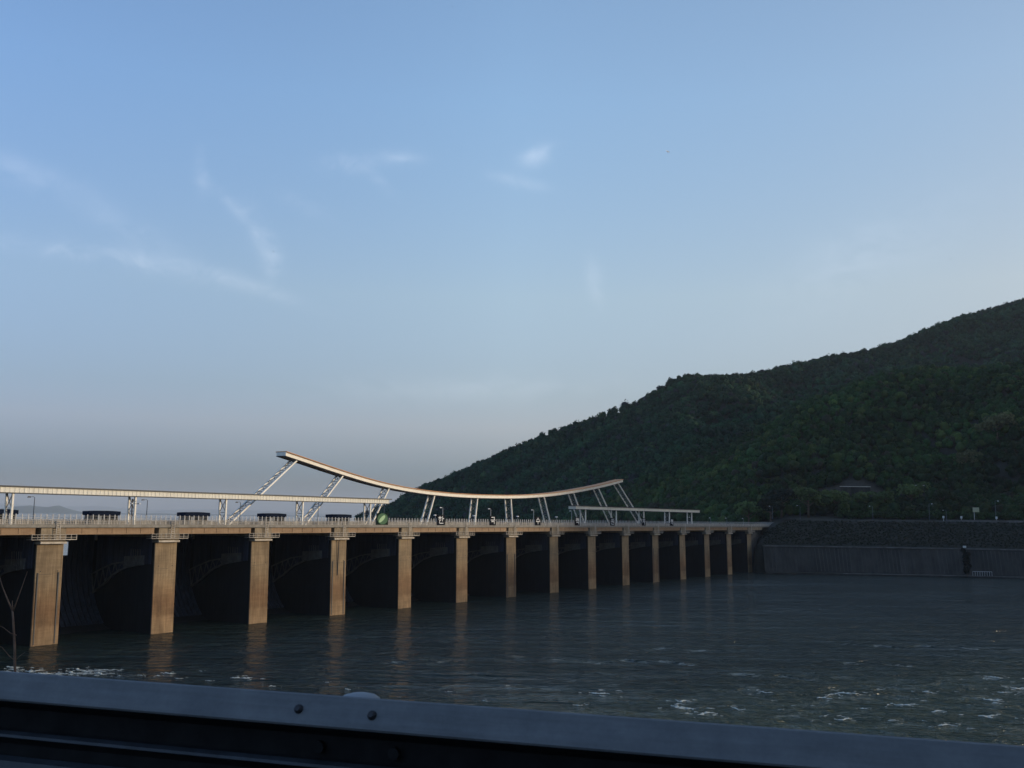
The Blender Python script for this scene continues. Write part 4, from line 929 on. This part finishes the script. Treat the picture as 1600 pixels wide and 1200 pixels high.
b.box(-2.3, 2.2, -0.04, 0.06, 0.15, 3.1); b.build('panel', M['signnavy'] if False else mat('dark_green_sheet', (0.003, 0.014, 0.008), 0.8, spec=0.1), em)
b = MB(); b.face(fr); bk = [(x, -0.045, z) for x, y, z in fr]
for k in range(n): b.face([fr[k], fr[(k + 1) % n], bk[(k + 1) % n], bk[k]][::-1])
b.build('disc', M['green'], em)
b = MB(); lf = []
for k in range(24):
    t = 2 * math.pi * k / 24; a, c = 1.55 * math.cos(t), 0.62 * math.sin(t)
    lf.append((a * 0.72 - c * 0.69 - 0.25, -0.15, 1.65 + (a * 0.69 + c * 0.72) * 0.80))
b.face(lf); b.build('leaf_mark', M['palegreen'], em)

# ------------------------------------------------------------------ cars on the deck
def car(label, u, v):
    root = empty('parked_car', DP(u, v, ZD + 0.006), DAM_ANG); tag(root, label, 'car', 'cars on the dam deck')
    b = MB(); pr = [(-2.25, 0.35), (-2.3, 0.75), (-1.9, 0.95), (-1.45, 1.0), (-0.85, 1.45), (0.75, 1.5), (1.55, 1.02), (2.2, 0.9), (2.3, 0.55), (2.2, 0.35)]
    k = len(pr)
    for s, w in ((-1, 0.88), (1, 0.88)):
        P = [(x, s * (w if z < 1.05 else w - 0.14), z) for x, z in pr]; b.face(P if s < 0 else P[::-1])
    for i in range(k):
        x0, z0 = pr[i]; x1, z1 = pr[(i + 1) % k]; w0 = 0.88 if z0 < 1.05 else 0.74; w1 = 0.88 if z1 < 1.05 else 0.74
        b.face([(x0, -w0, z0), (x0, w0, z0), (x1, w1, z1), (x1, -w1, z1)])
    b.build('body', M['carblack'], root)
    b = MB()
    for s in (-1, 1): b.face([(-1.2, s * 0.87, 1.06), (-0.8, s * 0.78, 1.4), (0.7, s * 0.78, 1.44), (1.25, s * 0.87, 1.06)][::-s])
    b.build('side_window', M['glass'], root)
    wm = MB(); wm.tube([(0, -0.11, 0), (0, 0.11, 0)], 0.32, 14); w = wm.build('wheel', M['tyre'], root); w.location = (-1.4, -0.8, 0.32)
    for x, y in ((1.4, -0.8), (-1.4, 0.8), (1.4, 0.8)):
        c = w.copy(); COL.objects.link(c); c.location = (x, y, 0.32)
car('black car on the dam deck between the second and third letter panels', 152.5, 5.0)
car('black car on the dam deck right of the sixth letter panel', 272.5, 5.5)

# ------------------------------------------------------------------ right bank: revetment wall, ledge, road, lamps
def path_along(pts, s0, s1, step):
    pts = [Vector((p[0], p[1], 0)) for p in pts]; out = []; acc = 0; cur = s0
    for a, c in zip(pts, pts[1:]):
        L = (c - a).length; d = (c - a).normalized(); nrm = Vector((-d.y, d.x, 0))
        while cur <= acc + L + 1e-6 and cur <= s1:
            out.append((a + d * (cur - acc), nrm)); cur += step
        acc += L
    return out
wall = empty('revetment_wall', (200, 455, 0)); tag(wall, 'long dark ribbed concrete revetment wall at the water line of the far bank', 'wall')
pth = [(p - Vector((200, 455, 0)), n) for p, n in path_along(SHORE, 6, 300, 1.7)]
b = MB(); b.sweep(pth, [(1.8, -5), (1.8, 0.9), (6.6, 12.3), (8.6, 12.5), (8.6, 4)])
for (p, n) in pth:
    d = Vector((n.y, -n.x, 0)); w = 0.16
    a0 = p + n * 2.2 + Vector((0, 0, 1.2)); a1 = p + n * 6.5 + Vector((0, 0, 11.6)); b.bar(a0, a1, 0.34, 0.7, 1)
b.build('ribbed_face', [M['revet'], M['revetrib']], wall)
b = MB(); b.sweep(pth, [(6.1, 12.25), (6.1, 12.75), (7.6, 12.75), (7.6, 12.25)], close=True); b.build('coping', M['coping'], wall)
b = MB(); b.sweep(pth, [(-2.2, -5), (-2.2, 0.75), (2.1, 0.8), (2.1, -5)]); b.build('ledge', M['revet'], wall)
b = MB(); b.sweep([q for q in pth[20:]], [(-2.35, 0.5), (-2.35, 0.86), (-1.7, 0.86), (-1.7, 0.5)], close=True); b.build('ledge_edge', M['coping'], wall)
rp = path_along(SHORE, 20, 420, 4.0)
b = MB(); b.sweep(rp, [(28.5, 25.2), (37.5, 25.2)]); tag(b.build('road', M['asphalt']), kind='structure')
b = MB(); b.sweep(path_along(SHORE, 92, 420, 2.0), [(26.6, 24.2), (26.6, 25.75), (27.1, 25.75), (27.1, 24.2)], close=True)
tag(b.build('road_parapet', M['coping']), 'pale low concrete parapet along the riverside road', 'parapet')
def bank_pt(s, off, z):
    q = path_along(SHORE, s, s + 0.5, 1)[0]; p = q[0] + q[1] * off; return Vector((p.x, p.y, z))
def at_px(X_over_Y, off, z):     # walk along the bank to a bearing
    best = None
    for p, n in path_along(SHORE, 5, 330, 0.5):
        q = p + n * off
        e = abs(q.x / q.y - X_over_Y)
        if best is None or e < best[0]: best = (e, q)
    q = best[1]; return Vector((q.x, q.y, z))
BL = [(0.3628, 6.6, 'tall road lamp left of the bare-topped slope above the river bank'), (0.4202, 8.0, 'road lamp with a curved arm left of the small signboard'), (0.4865, 9.6, 'tallest road lamp at the right of the signboard'), (0.4365, 5.0, 'short road lamp just left of the signboard'), (0.2900, 6.5, 'thin dark pole lamp above the dam abutment'), (0.2620, 6.0, 'thin lamp pole over the end of the dam among dark trees')]
bl = lamp(6.6, 1.1, 'lamphead', pole='lamppost')
for k, (xr, hgt, lb) in enumerate(BL):
    c = bl if k == 0 else copy_tree(bl); c.location = at_px(xr, 29, 25.2); c.scale = (1, 1, hgt / 6.6); c.rotation_euler = (0, 0, R(150 if k in (1, 2) else -20)); tag(c, lb, 'lamp', 'road lamps on the far bank')
sg = empty('road_sign', at_px(0.4668, 28, 25.1), R(-8)); tag(sg, 'small pale yellow signboard on a single post beside the riverside road', 'sign')
b = MB(); b.tube([(-0.7, 0, 0), (-0.7, 0, 6.2)], 0.13, 8); b.build('post', M['galv'], sg)
b = MB(); b.box(-1.3, 1.6, -0.12, -0.02, 4.4, 6.6); b.build('board', M['signyellow'], sg, bevel=0.03)
b = MB(); b.box(-1.1, 1.4, -0.15, -0.12, 5.9, 6.1); b.box(-1.1, 0.9, -0.15, -0.12, 5.3, 5.45); b.build('panel_stripes', M['parapet'], sg)
for k, (xr, lb) in enumerate(((0.4520, 'small pale marker post between the short lamp and the signboard'), (0.4870, 'small pale marker box at the foot of the tallest road lamp'), (0.4340, 'pale marker post left of the short road lamp'))):
    root = empty('marker_post', at_px(xr, 27.8, 25.1)); tag(root, lb, 'marker post', 'pale marker posts by the road')
    b = MB(); b.tube([(0, 0, 0), (0, 0, 1.6)], 0.14, 8); b.build('post', M['galv'], root)
    b = MB(); b.box(-0.42, 0.42, -0.2, 0.2, 1.3, 2.4); b.build('marker_head', M['lamphead'], root, bevel=0.05)
# small retaining walls with railings on the slope
for k, (x0, y0, x1, z, lb) in enumerate(((176, 531, 192, 40.5, 'small concrete wall with a pale coping below the bare clearing'), (212, 541, 225, 42.0, 'pale coped wall on the slope right of the bright green tree'))):
    root = empty('slope_wall', ((x0 + x1) / 2, y0, z)); tag(root, lb, 'wall'); w = (x1 - x0) / 2
    b = MB(); b.box(-w, w, 0, 0.7, -8, 2.2); b.build('wall', M['revet'], root)
    b = MB(); b.box(-w - 0.1, w + 0.1, -0.15, 0.85, 2.2, 2.5)
    b.build('coping', M['cap'], root)
# dark bush by the water with a pale gauge behind it
tree(204.5, 449.9, 2.5, 12.0, (0.008, 0.011, 0.008), 'tall narrow near-black tree at the foot of the ribbed wall', 411, 2600, 'waterside growth', z=0.8, low=True)
gr = empty('water_gauge', (212.5, 451.8, 0.8), R(-12)); tag(gr, 'low pale railed platform at the water line right of the near-black tree', 'railing')
b = MB(); b.bar((-4.2, 0, 1.9), (3.8, 0, 1.9), 0.14)
for j in range(9): b.bar((-4.2 + j, 0, 0), (-4.2 + j, 0, 1.9), 0.1)
b.build('rail', M['lamphead'], gr)
gp = empty('gauge_post', (205.2, 452.6, 0.8)); tag(gp, 'thin post with a pale box rising above the near-black waterside tree', 'post')
b = MB(); b.tube([(0, 0, 0), (0, 0, 13)], 0.1, 8); b.build('post', M['darksteel'], gp)
b = MB(); b.box(-0.6, 0.6, -0.4, 0.4, 12.4, 13.2); b.build('box', M['lamphead'], gp, bevel=0.05)

# ------------------------------------------------------------------ birds
def bird(x, y, z, span, m, label, rz):
    root = empty('bird', (x, y, z), rz); tag(root, label, 'bird', 'birds high in the sky')
    b = MB(); b.tube([(-0.22 * span, 0, 0), (-0.08 * span, 0, 0.01), (0.1 * span, 0, 0.01), (0.24 * span, 0, 0.02)], [0.01 * span, 0.055 * span, 0.06 * span, 0.015 * span], 8); b.build('body', m, root, smooth=True)
    for s in (-1, 1):
        b = MB(); P = [(-0.06, 0, 0.02), (0.1, 0, 0.02), (0.12, 0.25, 0.1), (0.0, 0.5, 0.05), (-0.05, 0.25, 0.09)]
        T = [(a * span, s * c * span, d * span) for a, c, d in P]; b.face(T); b.face([(a, c, d - 0.02 * span) for a, c, d in T][::-1]); b.build('wing', m, root)
    return root
BIRD = bird(41.8, 260, 123.7, 1.6, M['birdwhite'], 'tiny white bird banking high above the middle of the dam', R(70))
BIRD.rotation_euler = Vector((0.62, -0.72, 0.3)).to_track_quat('Z', 'X').to_euler()
bird(-107.3, 220, 128.7, 0.6, M['bird'], 'tiny dark bird near the upper left corner of the sky', R(30))
bird(-74.8, 300, 105.1, 0.9, M['bird'], 'tiny dark bird below the wispy clouds at left', R(10))
bird(-17.3, 250, 159.8, 0.6, M['bird'], 'tiny dark bird at the top edge of the sky', R(110))
bird(158.6, 350, 119.0, 0.8, M['bird'], 'tiny dark bird above the hill at right', R(60))

# ------------------------------------------------------------------ bare sapling on the near bank
sp = empty('bare_sapling', (-7.25, 15.0, 19.8)); tag(sp, 'leafless young tree with thin forked branches at the lower left edge', 'sapling')
b = MB(); T = lambda *P: [(x + 7.25, y - 15.0, z - 19.8) for x, y, z in P]
b.tube([(0, 0, -0.3), (0.0, 0, 1.0)] + T((-7.25, 15, 21.4), (-7.28, 15, 21.75), (-7.34, 15.02, 22.1), (-7.37, 15.03, 22.28)), [0.024, 0.022, 0.019, 0.018, 0.016, 0.014], 8); b.build('trunk', M['twig'], sp, smooth=True)
for P, r0 in ((T((-7.37, 15.03, 22.27), (-7.43, 15.03, 22.38), (-7.56, 15.05, 22.62), (-7.64, 15.06, 22.82)), 0.014), (T((-7.36, 15.03, 22.26), (-7.30, 15.0, 22.42), (-7.26, 15, 22.56), (-7.17, 14.98, 22.85)), 0.011), (T((-7.37, 15.03, 22.28), (-7.38, 15.02, 22.42)), 0.012),
              (T((-7.27, 15, 21.92), (-7.36, 15, 21.95), (-7.46, 14.98, 22.03), (-7.60, 14.97, 22.10)), 0.008), (T((-7.27, 15, 21.56), (-7.35, 15, 21.62), (-7.46, 14.98, 21.75), (-7.60, 14.95, 21.8)), 0.007), (T((-7.26, 15, 21.56), (-7.20, 15, 21.62), (-7.12, 15, 21.68)), 0.006)):
    b = MB(); n = len(P); b.tube(P, [r0 * (1 - 0.75 * i / (n - 1)) for i in range(n)], 6); b.build('branch', M['twig'], sp, smooth=True)

# ------------------------------------------------------------------ foreground guardrail
GZ = CAM_Z - 0.65
ga = Vector((-2.05, 4.2, GZ)); gb = Vector((1.55, 3.05, GZ)); gd = (gb - ga); gd.z = 0; gd.normalize()
gmid = (ga + gb) / 2; grail = empty('guardrail', gmid, math.atan2(gd.y, gd.x))
tag(grail, 'blue-grey steel guardrail with bolts running across the bottom of the view', 'guardrail')
def prof(b, P, x0=-16, x1=16):       # local y away from the camera, so -y faces it
    nseg = 64; k = len(b.v); n = len(P)
    for i in range(nseg + 1):
        x = x0 + (x1 - x0) * i / nseg
        for t, z in P: b.v.append((x, -t, z))
    for i in range(nseg):
        for j in range(n):
            b.f.append((k + i * n + j, k + (i + 1) * n + j, k + (i + 1) * n + (j + 1) % n, k + i * n + (j + 1) % n)); b.m.append(0)
b = MB(); prof(b, [(0.0, 0.0), (0.010, -0.003), (0.052, -0.088), (0.056, -0.098), (0.052, -0.106), (0.035, -0.106), (-0.012, -0.014), (-0.012, -0.004)]); b.build('top_beam', M['rail'], grail)
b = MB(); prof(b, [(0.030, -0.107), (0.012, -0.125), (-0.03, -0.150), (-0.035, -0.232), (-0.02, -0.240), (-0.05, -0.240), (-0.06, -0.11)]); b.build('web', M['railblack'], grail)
b = MB(); prof(b, [(-0.018, -0.238), (0.006, -0.246), (0.010, -0.256), (-0.004, -0.262), (-0.03, -0.262), (-0.03, -0.24)]); b.build('ridge', M['railridge'], grail)
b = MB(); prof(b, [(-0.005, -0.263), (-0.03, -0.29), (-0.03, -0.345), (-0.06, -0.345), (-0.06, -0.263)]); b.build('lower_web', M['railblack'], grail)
b = MB(); prof(b, [(-0.02, -0.335), (0.02, -0.345), (0.055, -0.43), (0.04, -0.50), (-0.03, -0.50)]); b.build('lower_beam', M['railridge'], grail)
inv = Matrix.Rotation(-math.atan2(gd.y, gd.x), 4, 'Z')
def loc(p): return inv @ (Vector(p) - gmid)
bm_ = MB(); bm_.tube([(0, 0.0, 0), (0, -0.008, 0.0035), (0, -0.016, 0.007)], [0.018, 0.016, 0.010], 14)
b0 = bm_.build('bolt', M['bolt'], grail, smooth=False)
sl = (0.052 - 0.010) / (0.088 - 0.003)
for k, (x, z) in enumerate([(-0.53, -0.052), (-0.235, -0.054), (3.47, -0.053), (3.765, -0.053), (-4.53, -0.053), (-4.235, -0.053)]):
    c = b0 if k == 0 else b0.copy()
    if k: COL.objects.link(c)
    c.location = (x, -(0.010 + (-z - 0.003) * sl) + 0.002, z)
hm = MB(); hm.tube([(0, 0, 0), (0, -0.02, 0)], 0.022, 10); h0 = hm.build('web_bolt', M['railblack'], grail)
for k, x in enumerate((-0.47, -0.17, 3.53, -4.43)):
    c = h0 if k == 0 else h0.copy()
    if k: COL.objects.link(c)
    c.location = (x, 0.03, -0.19)
# posts with pale domed caps behind the beam
pp = MB(); pp.tube([(0, 0, -1.0), (0, 0, 0.0)], 0.058, 18); p0 = pp.build('post', M['railridge'], grail)
pc = MB(); pc.tube([(0, 0, 0.0), (0, 0, 0.012), (0, 0, 0.022), (0, 0, 0.029), (0, 0, 0.031)], [0.078, 0.075, 0.060, 0.034, 0.010], 24); cap0 = pc.build('cap', mat('pale_plastic_cap', (0.20, 0.22, 0.24), 0.7), p0, smooth=True)
p0.location = (-0.37, 0.14, -0.042)
for x in (3.63, -4.37):
    c = p0.copy(); COL.objects.link(c); c.location = (x, 0.14, -0.042); k = cap0.copy(); COL.objects.link(k); k.parent = c

# ------------------------------------------------------------------ haze
b = MB(); b.box(-20500, 7000, -1400, 27500, -10.2, 470)
hz = b.build('haze', []) if False else None
me = bpy.data.meshes.new('haze'); me.from_pydata(b.v, [], b.f); hz = bpy.data.objects.new('haze', me); COL.objects.link(hz)
hm_ = bpy.data.materials.new('haze_air'); hm_.use_nodes = True; t = hm_.node_tree; t.nodes.clear()
vo = t.nodes.new('ShaderNodeVolumePrincipled'); vo.inputs['Color'].default_value = (0.86, 0.92, 1.0, 1); vo.inputs['Density'].default_value = 4.2e-5; vo.inputs['Anisotropy'].default_value = 0.0
out = t.nodes.new('ShaderNodeOutputMaterial'); t.links.new(vo.outputs[0], out.inputs['Volume']); me.materials.append(hm_)
tag(hz, 'pale blue air haze over the lake and the hills', 'haze', kind='stuff')
SC.cycles.volume_bounces = 1; SC.cycles.max_bounces = 8
